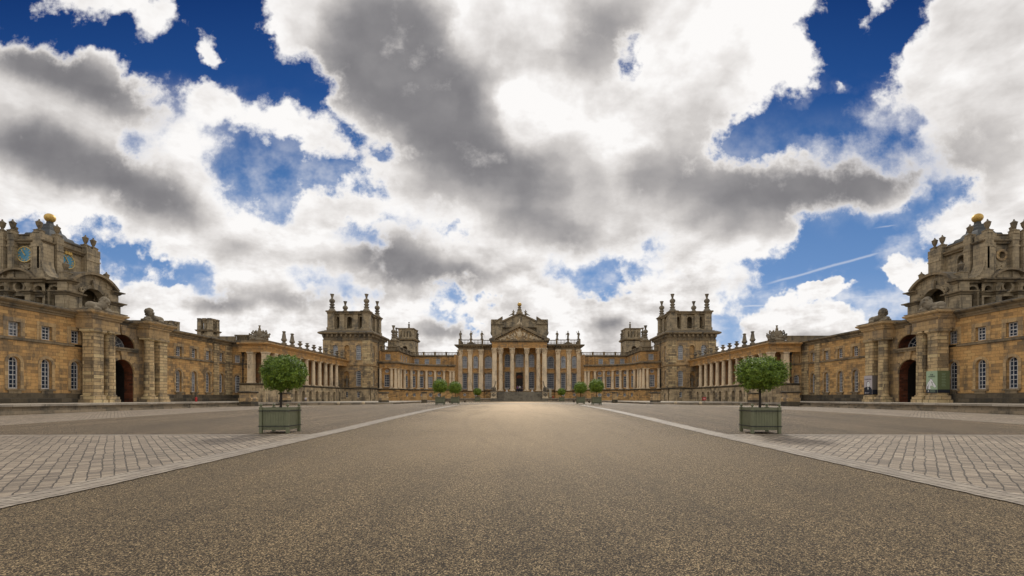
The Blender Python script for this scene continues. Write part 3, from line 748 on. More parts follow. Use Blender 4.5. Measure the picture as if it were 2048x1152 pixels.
    Lw.wall(FL, a0, a1, 9.6, 12.7, [(cx, 1.5, 9.6, 12.4, 'rect'), (cx-1.95, .8, 9.6, 12.3, 'rect'), (cx+1.95, .8, 9.6, 12.3, 'rect')], rev=.9); Lw.wall(FL, a0, a1, 12.7, 14.1, [(cx, .85, 12.95, 13.8, 'round'), (cx-1.9, .8, 12.75, 13.5, 'arch'), (cx+1.9, .8, 12.75, 13.5, 'arch')], rev=.5)
    Lw.box(a0+.02, a1, b0+1.1, b1, 9.6, 14.05)
    px0 = cx-5.0
    FA = court(px0); FB = front(48.0)
    Lw.wall(FA, b0+.1, b1-.1, 9.8, 14.1, [(cy-.15, 2.8, 9.8, 13.85, 'arch')], rev=.7)
    Lw.wall(Fr((0,48.0),(1,0),(0,-1)), px0, a0, 9.8, 14.1, [(px0+1.75, 1.0, 9.8, 13.5, 'arch')], rev=.4)
    Lw.wall(Fr((0,b1-.4),(1,0),(0,1)), px0, a0, 9.8, 14.1, [(px0+1.55, 1.6, 9.8, 13.2, 'arch')], rev=.4)
    Lw.box(px0+.72, a0, b0+.5, b1-.2, 14.1, 14.4); Lw.box(px0-.1, a0, 47.8, b1, 9.4, 9.8)
    for xx, yy in ((px0+.55, b0+.45), (px0+.55, b1-.5)):
        Lw.box(xx-.62, xx+.62, yy-.62, yy+.75, 9.8, 12.55); Lw.box(xx-.5, xx+.5, yy-.5, yy+.6, 12.9, 14.0)
        Lw.box(xx-.40, xx+.40, yy-.66, yy-.62, 10.1, 12.2); Lw.box(xx-.66, xx-.62, yy-.4, yy+.45, 10.1, 12.2)
    for u in (-1.15, 1.15): Lw.box(cx+u-.3, cx+u+.3, b0-.35, b0, 9.6, 12.6); Lw.box(cx+u-.24, cx+u+.24, b0-.3, b0, 12.95, 14.05)
    Lw.build('lower_stage', 'grey', root)
    C = MB(s); K = [(-.05,12.5),(.1,12.5),(.22,12.68),(.42,12.76),(.44,12.88),(-.05,12.92)]
    for xx, yy in ((px0+.55, b0+.45), (px0+.55, b1-.5)): C.sweep([(xx-.62,yy-.62),(xx+.62,yy-.62),(xx+.62,yy+.75),(xx-.62,yy+.75)], K, closed=True)
    for u in (-1.15, 1.15): C.sweep([(cx+u-.3,b0+.1),(cx+u-.3,b0-.35),(cx+u+.3,b0-.35),(cx+u+.3,b0+.1)], K)
    C.sweep([(a0,b0),(cx-1.45,b0)], K); C.sweep([(cx+1.45,b0),(a1,b0)], K)
    K2 = [(o*1.1, z+1.28) for o, z in K]
    C.sweep([(a1,b1),(a1-.0,b0-.25),(a0,b0-.25),(a0,47.75),(px0,47.75),(px0,b0+.9)], K2, out=-1); C.sweep([(px0,b1-1.0),(px0,b1),(a0,b1)], K2, out=-1)
    segped(C, FA, cy-.1, 5.2, 14.1, 1.25, -1.2, .5); segped(C, FL, cx, 3.9, 14.1, .95, -.6, .6, .22)
    C.build('cornice', 'cornice', root)
    T = MB(s)
    pts = segped(MB(), FA, cy-.1, 5.2, 14.1, 1.25, 0, 0); T.ext(FA, [(cy-2.7,14.1)]+pts[1:-1]+[(cy+2.5,14.1)], -1.1, -.02)
    pts = segped(MB(), FL, cx, 3.9, 14.1, .95, 0, 0); T.ext(FL, pts, -.5, .1)
    T.surround(FA, (cy-.15, 2.8, 9.8, 13.85, 'arch'), .36, -.02, .12); T.surround(FL, (cx, .85, 12.95, 13.8, 'round'), .2, -.02, .14); T.surround(FB, (px0+1.75, 1.0, 9.8, 13.5, 'arch'), .2, -.02, .1)
    T.ext(FA, [(cy-.35,13.75),(cy+.05,13.75),(cy+.2,14.7),(cy-.5,14.7)], .1, .34)
    T.build('pediment_face', 'grey', root)
    for x, y, z in ((px0+.3, 52.4, 15.05), (px0+.5, 47.9, 14.95)):
        b = MB(s); b.sq(x, y, [(.36,z-.8),(.36,z-.1),(.42,z-.06),(.42,z)]); b.build('urn_pedestal', 'grey', root); put(ME_URN, 'urn', (s*x, y, z+.04), parent=root)
    sc = MB(s)
    for yy in (48.95, 51.85):
        sc.mark()
        for i in range(10):
            a = i*.65; sc.tube(FA.P(yy+.22*cos(a)*(1-i*.06), .18, 13.35+.3*sin(a)*(1-i*.06)), FA.P(yy+.22*cos(a+.65)*(1-i*.06), .18, 13.35+.3*sin(a+.65)*(1-i*.06)), .13, .12, 6)
    for uu in (-1.15, 1.15):
        sc.mark()
        sc.tube((cx+uu, b0-.4, 13.7), (cx+uu, b0-.2, 13.1), .26, .16, 8)
    sc.each('scroll_bracket', 'grey', root)
    return root
for s in (-1, 1): clock_tower(s)

# ------------------------------------------------------------------ colonnades
def column_mesh(name, h, r, mat='column', base=.3, cap=.35, seg=16, corinth=False, pil=False, w=None):
    mb = MB(); sq = [(r*1.35,0),(r*1.35,base*.45)]
    z1 = h-cap
    if pil:
        mb.sq(0,0,[(r*1.12,0),(r*1.12,base*.6),(r,base),(r*.98,z1),(r*1.04,z1+.02),(r*1.04,z1+.08)]) if not corinth else mb.sq(0,0,[(r*1.15,0),(r*1.15,base*.6),(r,base),(r*.96,z1)])
    else:
        mb.sq(0,0,sq)
        mb.lathe(0,0,[(r*1.3,base*.45),(r*1.32,base*.6),(r*1.12,base*.72),(r*1.18,base*.88),(r,base),(r*1.0,h*.33),(r*.95,h*.6),(r*.86,z1-.05),(r*.93,z1-.03),(r*.93,z1)], seg)
    if corinth:
        mb.lathe(0,0,[(r*.85,z1),(r*.88,z1+cap*.3),(r*1.0,z1+cap*.6),(r*1.3,z1+cap*.85)], seg)
        for row, (zz, hh, rr) in enumerate(((z1, cap*.42, r*.95), (z1+cap*.28, cap*.42, r*1.0))):
            for k in range(8):
                a = 2*pi*(k+.5*row)/8; x, y = cos(a), sin(a)
                mb.tube((x*rr,y*rr,zz), (x*rr*1.15,y*rr*1.15,zz+hh), .11*r/.5, .09*r/.5, 5); mb.sphere(x*rr*1.28, y*rr*1.28, zz+hh, .09*r/.5, 6, 4)
        for k in range(4): a = pi/4+pi/2*k; mb.sphere(cos(a)*r*1.5, sin(a)*r*1.5, z1+cap*.78, r*.26, 8, 6)
        mb.sq(0,0,[(r*1.28,h-cap*.15),(r*1.34,h)])
    elif not pil:
        mb.lathe(0,0,[(r*.86,z1),(r*.86,z1+cap*.4),(r*1.15,z1+cap*.7)], seg); mb.sq(0,0,[(r*1.22,z1+cap*.7),(r*1.22,h)])
    else: mb.sq(0,0,[(r*1.1,z1+cap*.35),(r*1.2,z1+cap*.7),(r*1.25,h)])
    o = mb.build(name, mat); me = o.data; bpy.data.objects.remove(o); return me
COLM = column_mesh('column', 4.85, .38, 'column')
PILM = column_mesh('pilaster', 4.85, .42, 'column', pil=True)
ENT = [(-.3,8.72),(.0,8.72),(.0,9.2),(.05,9.22),(.05,9.62),(.14,9.7),(.32,9.86),(.5,9.92),(.54,10.08),(.42,10.12),(-.3,10.14)]
def colonnade(s):
    xc = XC[s]; F = court(xc); sd = SIDE[s]; root = thing('colonnade', 'long colonnade above small arched doorways on the %s side of the court' % sd, 'colonnade', (s*xc, 86, T2))
    B = MB(s); ys = [84.7-.05+2.72*i for i in range(-3, 6)]
    ops = [(y, 1.15, T2, 2.95, 'arch') for y in ys]
    B.wall(F, 69.38, 102, T2, 3.62, ops, n=.1, rev=.8); B.wall(front(69.4), xc-.1, 43.2, T2, 3.62, [(xc+3.1, .9, T2, 2.4, 'rect')] if s > 0 else [], rev=.5)
    B.build('base_wall', 'base', root)
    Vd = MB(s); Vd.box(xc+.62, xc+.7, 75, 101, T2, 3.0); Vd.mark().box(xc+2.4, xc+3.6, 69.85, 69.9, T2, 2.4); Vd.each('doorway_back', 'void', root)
    L = MB(s); L.sweep([(43.2,69.5),(xc-.02,69.5),(xc-.02,102)], [(-.3,3.6),(.14,3.6),(.3,3.7),(.32,3.84),(.2,3.9),(-.3,3.92)], out=1 if False else -1) if False else L.sweep([(xc-.02,102),(xc-.02,69.5),(43.2,69.5)], [(-.3,3.6),(.14,3.6),(.3,3.7),(.32,3.84),(.2,3.9),(-.3,3.92)], out=1)
    L.box(xc+.2, xc+4, 69.7, 102, 3.6, 3.88); L.build('ledge', 'dark', root)
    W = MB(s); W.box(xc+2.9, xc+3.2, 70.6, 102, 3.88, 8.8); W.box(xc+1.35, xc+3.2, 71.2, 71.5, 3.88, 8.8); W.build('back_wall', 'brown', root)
    E = MB(s); E.sweep([(xc-.38+.02,102),(xc-.36,69.5),(43.4,69.5)], ENT, out=1); E.box(xc-.1, xc+3.3, 69.8, 102, 8.75, 9.0); E.build('entablature', 'ochre_clean', root)
    P = MB(s); P.box(xc-.25, xc+.25, 69.65, 102, 10.13, 10.45); P.box(xc-.32, xc+.32, 69.6, 102, 10.45, 10.58); P.box(xc+.33, 43.2, 69.65, 70.1, 10.13, 10.5); P.box(xc+.3, xc+3.3, 70.15, 102, 9.1, 10.15)
    P.build('parapet', 'cornice', root)
    for i in range(9):
        y = ys[i]-1.36+.0
        put(COLM, 'column', (s*(xc+.05), y, 3.9), parent=root)
    put(COLM, 'column', (s*(xc+.05), 99.6+.1, 3.9), parent=root) if False else None
    for x, y in ((xc+.1, 70.0), (xc+2.3, 70.0), (xc+.1, 72.3)): put(PILM, 'pilaster', (s*x, y, 3.9), parent=root)
    # urns along the parapet
    g = 'stone urns on the %s colonnade' % sd
    words = ['first','second','third','fourth','fifth','sixth','seventh','eighth','ninth']
    for i, y in enumerate((75.3, 78.0)):
        me = ME_CONE; put(me, 'obelisk_urn', (s*xc, y, 10.6), 'tall tapering stone urn on the %s colonnade roof, %s the carved arms' % (sd, ['nearer','farther from'][i]), 'urn', 'tall urns on the %s colonnade' % sd)
    for i in range(8):
        y = 80.8+2.72*i
        put(ME_VASE, 'stone_urn', (s*xc, y, 10.6), 'squat round stone urn on the %s colonnade roof, %s from the tall tapering urns' % (sd, words[i]), 'urn', g)
    return root
for s in (-1, 1): colonnade(s)

# ------------------------------------------------------------------ corner towers
def corner_tower(s):
    sd = SIDE[s]; x0, x1, y0, y1 = 33.8, 44.4, 102.0, 112.6; F = front(y0); G = court(x0)
    root = thing('corner_tower', 'square tower with open lantern and four tall finials, %s of the portico' % sd, 'tower', (s*39.1, 107, T2))
    B = MB(s); bl = [(36.5,.62,1.75,3.05,'arch'), (39.1,.62,1.75,3.05,'arch')]
    B.wall(F, x0, x1, T2, 3.6, bl, n=.12, rev=.3); B.wall(G, y0-.1, y1, T2, 3.6, [], n=.12); B.build('basement_wall', 'base', root)
    for op in bl: window(root, F, op, 2, 3, n=-.15, side=s, fr=.07)
    Lg = MB(s); Lg.sweep([(x0,y1),(x0,y0),(x1,y0)], [(-.2,3.58),(.2,3.58),(.34,3.7),(.34,3.85),(.15,3.95),(-.2,3.98)], out=1); Lg.build('ledge', 'dark', root)
    W = MB(s); lo = (36.5,1.2,4.3,7.85,'arch'); ni = (39.25,1.25,4.1,7.7,'arch'); hi = [(36.5,1.2,10.25,13.65,'arch'), (39.1,1.2,10.3,13.6,'arch'), (41.75,1.2,10.25,13.65,'arch')]
    W.wall(F, x0, x1, 3.9, 8.9, [lo, ni], rev=.45); W.wall(F, x0, x1, 9.2, 14.9, hi, rev=.4)
    sl = (104.3, 1.1, 4.3, 7.85, 'arch'); sh = (104.3, 1.1, 10.25, 13.65, 'arch')
    W.wall(G, y0, y1, 3.9, 8.9, [sl], rev=.4); W.wall(G, y0, y1, 9.2, 14.9, [sh], rev=.4)
    W.fq(F, x0, x1, 0, 8.9, 9.2); W.fq(G, y0, y1, 0, 8.9, 9.2); W.box(x1-.02, x1, y0, y1, 1, 14.9); W.box(x0+2, x1, y1-.3, y1, 1, 14.9); W.box(x0+.5, x1, y0+3, y0+3.2, 1, 14.8)
    W.build('wall', 'buff', root)
    nb = MB(s); nb.box(38.5, 40, y0+.44, y0+.5, 4, 7.9); nb.mark().box(38.4, 39.8, y0+.39, y0+.45, 10.2, 13.8); nb.each('niche_back', 'ochre', root)
    Q = MB(s)
    for (xa, xb, ya, yb) in ((x0-.14, x0+1.75, y0-.14, y0+1.5), (x1-1.6, x1+.14, y0-.14, y0+1), (x0-.13, x0+.5, y1-1.4, y1+.05)):
        for (a, b, k) in ((3.98, 8.75, 13), (9.35, 14.6, 15)):
            Q.mark(); hgt = (b-a)/k
            for i in range(k): Q.box(xa, xb, ya, yb, a+i*hgt+.04, a+(i+1)*hgt)
            Q.box(xa+.06, xb-.06, ya+.06, yb-.06, a, b)
    Q.each('quoins', 'rust', root)
    SU = MB(s)
    for op in [lo, ni]+hi: SU.mark().surround(F, op, .34, -.02, .07); SU.fbox(F, op[0]-.95, op[0]+.95, -.02, .16, op[2]-.22, op[2]-.03)
    for op in (sl, sh): SU.mark().surround(G, op, .34, -.02, .07)
    SU.each('window_surround', 'buff', root); SU = MB(s); SU.sweep([(x0,y1),(x0,y0),(x1,y0)], [(-.1,8.9),(.18,8.92),(.26,9.02),(.26,9.14),(-.1,9.2)], out=1)
    SU.build('string_course', 'buff', root)
    for op in [lo, hi[0], hi[2]]: window(root, F, op, 4, 8, n=-.3, side=s, fr=.1, mu=.06, pane='glass_blind' if op in hi else 'glass')
    for op in (sl, sh): window(root, G, op, 4, 8, n=-.3, side=s, fr=.1, mu=.06)
    C = MB(s); rect = [(x0,y0),(x1,y0),(x1,y1),(x0,y1)]
    C.sweep(rect, [(-.2,14.6),(.16,14.6),(.2,14.8),(.06,14.85),(.06,15.2),(.16,15.3),(.16,15.95),(.75,16.05),(.95,16.15),(1.0,16.4),(.9,16.5),(.15,16.85),(-.2,16.9)], closed=True)
    for i in range(11):
        x = x0+.1+i*1.04; C.box(x-.17, x+.17, y0-.7, y0-.1, 15.45, 15.97); y = y0+.1+i*1.04; C.box(x0-.7, x0-.1, y-.17, y+.17, 15.45, 15.97)
    C.box(x0+.1, x1-.1, y0+.1, y1-.1, 16.2, 17.0); C.build('cornice', 'cornice', root)
    Ln = MB(s); u0, u1, v0, v1 = x0+.55, x1-.55, y0+.6, y1-.6; cx = (u0+u1)/2; cy = (v0+v1)/2
    Ln.box(u0-.1, u1+.1, v0-.1, v1+.1, 16.95, 17.25)
    for x in (u0+.8, u1-.8):
        for y in (v0+.8, v1-.8): Ln.sq(x, y, [(.92,17.25),(.92,17.7),(.78,17.8),(.78,20.9)])
    for x in (cx-1.55, cx+1.55):
        for y in (v0+.95, v1-.95): Ln.sq(x, y, [(.66,17.25),(.66,17.6),(.55,17.7),(.55,20.9)])
    for y in (cy-1.55, cy+1.55):
        for x in (u0+.95, u1-.95): Ln.sq(x, y, [(.66,17.25),(.66,17.6),(.55,17.7),(.55,20.9)])
    for (fr, c) in ((front(v0+.8), cx), (front(v1-1.2), cx)):
        Ln.wall(fr, c-1.05, c+1.05, 17.25, 20.9, [(c, 1.15, 17.6, 20.3, 'arch')], rev=.35); Ln.wall(fr, u0+1.5, c-2.0, 17.25, 20.9, [((u0+1.5+c-2.0)/2, .7, 17.6, 20.3, 'arch')], rev=.35); Ln.wall(fr, c+2.0, u1-1.5, 17.25, 20.9, [((u1-1.5+c+2.0)/2, .7, 17.6, 20.3, 'arch')], rev=.35)
    for xx in (u0+.8, u1-1.2):
        fr = court(xx); Ln.wall(fr, cy-1.05, cy+1.05, 17.25, 20.9, [(cy, 1.15, 17.6, 20.3, 'arch')], rev=.35)
    Ln.box(cx-1.5, cx+1.5, cy-1.6, cy+1.6, 17.2, 21.2); Ln.build('lantern', 'grey', root)
    E = MB(s); K = [(-1.2,20.85),(.05,20.85),(.08,21.1),(.28,21.25),(.3,21.42),(-1.2,21.5)]
    pth = [(u0,v0),(u0+1.6,v0),(u0+1.6,v0+.35),(cx-2.1,v0+.35),(cx-2.1,v0+.15),(cx+2.1,v0+.15),(cx+2.1,v0+.35),(u1-1.6,v0+.35),(u1-1.6,v0),(u1,v0),(u1,v1),(u0,v1)]
    E.sweep([(u0,v0),(u1,v0),(u1,v1),(u0,v1)], [(o-.25 if o > 0 else o, z) for o, z in K], closed=True)
    for x in (u0+.8, u1-.8):
        for y in (v0+.8, v1-.8): E.sq(x, y, [(.85,20.8),(.88,21.1),(1.1,21.27),(1.1,21.45),(1.0,21.55)])
    for x in (cx-1.55, cx+1.55): E.sq(x, v0+.95, [(.6,20.82),(.65,21.12),(.82,21.29),(.82,21.47)])
    for y in (cy-1.55, cy+1.55): E.sq(u0+.95, y, [(.6,20.82),(.65,21.12),(.82,21.29),(.82,21.47)])
    E.box(u0+1, u1-1, v0+1, v1-1, 21.2, 21.6); E.build('lantern_cornice', 'cornice', root)
    for x in (u0+.8, u1-.8):
        for y in (v0+.8, v1-.8): put(ME_FIN, 'finial', (s*x, y, 21.5), parent=root)
    d = MB(s); d.tube((x0-.3, y1-5.4, 4), (x0-.3, y1-5.4, 15), .09, .09); d.build('downpipe', 'black', root)
    return root
for s in (-1, 1): corner_tower(s)
# ------------------------------------------------------------------ curved wings
def bal(mb, pts, z, h=.95, out=1, sp=.38, ped=()):
    """balustrade along a path"""
    mb.sweep(pts, [(-.14,z),(.14,z),(.14,z+.18),(-.14,z+.18)], out=out); mb.sweep(pts, [(-.16,z+h-.16),(.16,z+h-.16),(.2,z+h-.06),(.16,z+h),(-.16,z+h)], out=out)
    for (a, b) in zip(pts, pts[1:]):
        l = sqrt((b[0]-a[0])**2+(b[1]-a[1])**2); n = max(1, int(l/sp))
        for i in range(n):
            t = (i+.5)/n; mb.lathe(a[0]+(b[0]-a[0])*t, a[1]+(b[1]-a[1])*t, [(.06,z+.18),(.12,z+.18+(h-.34)*.3),(.05,z+.18+(h-.34)*.6),(.09,z+h-.16)], 6)
        nb = max(1, round(l/3.2))
        for k in range(0 if a == pts[0] else 1, nb+1):
            t = k/nb
            mb.sq(a[0]+(b[0]-a[0])*t, a[1]+(b[1]-a[1])*t, [(.26,z),(.26,z+h+.02),(.3,z+h+.03),(.3,z+h+.1)])
COLW = column_mesh('column', 4.85, .36, 'column')
def curved_wing(s):
    sd = SIDE[s]; root = thing('curved_wing', 'concave columned wing linking the %s corner tower to the central block' % sd, 'building wing', (s*24, 115, T2))
    FA = front(108.0); R = 11.0; C0 = (18.6, 108.0); A = Arc(C0, R, 5)
    W = MB(s); Bs = MB(s); SU = MB(s)
    wa = (31.8, 1.25, 4.3, 7.2, 'rect'); oa = (31.8, .95, 7.65, 8.5, 'round')
    W.wall(FA, 29.6, 33.8, 3.65, 7.4, [wa], rev=.3); W.wall(FA, 29.6, 33.8, 7.4, 8.8, [oa], rev=.25)
    angs = [27, 40, 52, 64.5, 76.5]
    def arc(mb, z0, z1, ops, n=0, rev=.25):
        # arc walls work in degrees: widths convert
        cur = 0
        class D(Arc): pass
        for (a, w, zb, zt, kind) in ops:
            wd = math.degrees(w/(R-n)); top, bot = outline_tb(w, zb, zt, kind, 8); k = wd/w
            mb.fq(A, cur, a-wd/2, n, z0, z1); cur = a+wd/2
            t = [(a+x*k, z) for x, z in top]; b = [(a+x*k, z) for x, z in bot]; mb.strip(A, t, z1, n)
            if kind == 'round': mb.strip(A, b, z0, n)
            else: mb.fq(A, a-wd/2, a+wd/2, n, z0, zb)
            lp = b + t[::-1]
            for i in range(len(lp)):
                p, q = lp[i], lp[(i+1) % len(lp)]
                mb.add([A.P(p[0],n,p[1]), A.P(q[0],n,q[1]), A.P(q[0],n-rev,q[1]), A.P(p[0],n-rev,p[1])], [(0,1,2,3)])
        mb.fq(A, cur, 90, n, z0, z1)
    arc(W, 3.65, 7.4, [(a, 1.2, 4.3, 7.2, 'rect') for a in angs]); arc(W, 7.4, 8.8, [(a, .95, 7.65, 8.6, 'round') for a in angs])
    FE = front(119.0); W.wall(FE, 16.95, 18.6, 3.65, 8.8)
    W.box(16.86, 17.2, 119.05, 126, 1, 13.1); W.box(33.5, 34.2, 108.05, 109.6, 1, 12.9)
    W.build('wall', 'ochre_clean', root)
    Bs.wall(FA, 29.1, 33.9, T2, 3.6, [], n=.3); Bs.box(28.9, 29.5, 107.72, 108.6, T2-.1, 3.58); arc(Bs, T2, 3.6, [(a, 1.0, 1.9, 2.9, 'round') for a in angs], n=.3, rev=.3); Bs.wall(FE, 16.95, 18.6, T2, 3.6, n=.3)
    Bs.build('basement_wall', 'ochre', root)
    def win(a, z, w, zt, kind, c, r, n, nm='window', pane='glass'):
        # straight window set into the curve
        x, y, _ = A.P(a, 0, 0); nx, ny = A.nrm(a); G = Fr((x, y), (-ny, nx), (nx, ny)); window(root, G, (0, w, z, zt, kind), c, r, n=n, side=s, name=nm, fr=.09, mu=.055, pane=pane)
    for i, a in enumerate(angs):
        win(a, 4.3, 1.2, 7.2, 'rect', 3, 5, -.2); win(a, 7.65, .95, 8.6, 'round', 3, 3, -.15, 'round_window'); win(a, 1.9, 1.0, 2.9, 'round', 3, 3, .05, 'round_window')
    window(root, FA, wa, 3, 5, n=-.2, side=s, fr=.09, mu=.055); window(root, FA, oa, 3, 3, n=-.15, side=s, name='round_window')
    path = [(16.95,119.0),(18.6,119.0)] + [(C0[0]+R*cos(radians(a)), C0[1]+R*sin(radians(a))) for a in range(84, 0, -6)] + [(29.6,108.0),(33.8,108.0)]
    path = path[::1]
    L = MB(s); L.sweep(path, [(-.2,3.55),(.5,3.55),(.66,3.68),(.66,3.84),(-.2,3.9)], out=1); L.build('ledge', 'dark', root)
    E = MB(s); E.sweep(path, [(-.3,8.68),(.62,8.68),(.62,9.15),(.66,9.17),(.66,9.6),(.8,9.75),(-.3,9.8)], out=1); E.build('entablature', 'ochre_clean', root)
    E = MB(s); E.sweep(path, [(-.3,9.76),(.8,9.76),(1.05,9.92),(1.2,9.98),(1.25,10.18),(1.1,10.3),(-.3,10.42)], out=1); E.build('cornice', 'cornice', root)
    cols = [A.P(a, .4, 0)[:2] for a in (20, 34, 46, 58, 70.5, 83)] + [(18.2,118.55),(17.4,118.55)] + [(33.3,107.6),(30.6,107.6),(29.7,107.75),(29.25,108.6),(28.95,109.6)]
    for x, y in cols: put(COLW, 'column', (s*x, y, 3.85), parent=root)
    # attic storey
    U = MB(s); GA = front(109.5); GB = Fr((29.4,0),(0,1),(-1,0)); GC = front(123.5)
    at = (32.0, 1.2, 10.85, 12.3, 'rect'); U.wall(GA, 29.4, 33.8, 10.2, 13.0, [at], rev=.2)
    bt = [(112.2, .9, 10.9, 12.3, 'rect'), (114.6, .9, 10.9, 12.3, 'rect'), (117, .9, 10.9, 12.3, 'rect')]
    U.wall(GB, 109.5, 123.5, 10.2, 13.0, bt, rev=.2)
    ct = [(28.2,1.2,10.9,12.3,'rect'), (25.4,1.2,10.9,12.3,'rect'), (22.3,1.2,10.9,12.3,'rect')]; U.wall(GC, 17, 29.4, 9.8, 13.0, ct, rev=.2)
    for x in (20.3, 21.0, 19.0): U.box(x-.3, x+.3, 123.3, 123.6, 10.2, 12.9)
    U.box(17.0, 17.3, 119, 123.6, 9.9, 12.8); U.build('attic_wall', 'ochre_clean', root)
    window(root, GA, at, 4, 4, n=-.12, side=s, pane='glass_blind'); 
    for o in bt: window(root, GB, o, 3, 4, n=-.12, side=s)
    for o in ct: window(root, GC, o, 4, 4, n=-.12, side=s, pane='glass_blind')
    ap = [(33.8,109.5),(29.4,109.5),(29.4,123.5),(17.0,123.5)][::-1]
    Cc = MB(s); Cc.sweep(ap, [(-.2,12.85),(.1,12.85),(.3,13.0),(.34,13.15),(-.2,13.2)], out=1); Cc.build('attic_cornice', 'cornice', root)
    Bl = MB(s); bal(Bl, ap, 13.18, .95); Bl.build('balustrade', 'cornice', root)
    rf = MB(s); rf.box(29.6, 33.8, 109.7, 124, 12.6, 13.1); rf.box(17, 34, 123.8, 140, 12.4, 13.1); rf.build('roof', 'lead', root)
    rr = MB(s)     # lower roof between the curve and the attic
    pts = [(x, y) for x, y in path]; vs = [(x, y, 10.35) for x, y in pts] + [(29.4, 109.5, 10.36), (29.4,123.5,10.36), (17,123.5,10.36)]
    for p, q in zip(path, path[1:]):
        if p[0] < 29.5: rr.add([(p[0],p[1],10.36),(q[0],q[1],10.36),(29.4,123.5,10.36)], [(0,1,2)])
    rr.add([(16.95,119,10.35),(29.4,123.5,10.36),(16.95,123.5,10.35)], [(0,1,2)])
    rr.add([(29.6,108,10.35),(33.8,108,10.35),(33.8,109.5,10.35),(29.4,109.5,10.35)], [(0,1,2,3)]); rr.build('lower_roof', 'lead', root)
    pd = MB(s); pd.sq(32.9, 117.5, [(1.3,13.0),(1.3,14.6),(1.5,14.7),(1.5,14.9),(1.15,15.0),(1.15,16.3),(1.4,16.4),(1.4,16.6)]); pd.build('finial_pedestal', 'grey', root)
    put(ME_FIN, 'finial', (s*32.9, 117.5, 16.55), parent=root)
    st = MB(s); st.box(20.5, 23.5, 112.6, 113.3, T2, 1.6) if False else None
    return root
for s in (-1, 1): curved_wing(s)

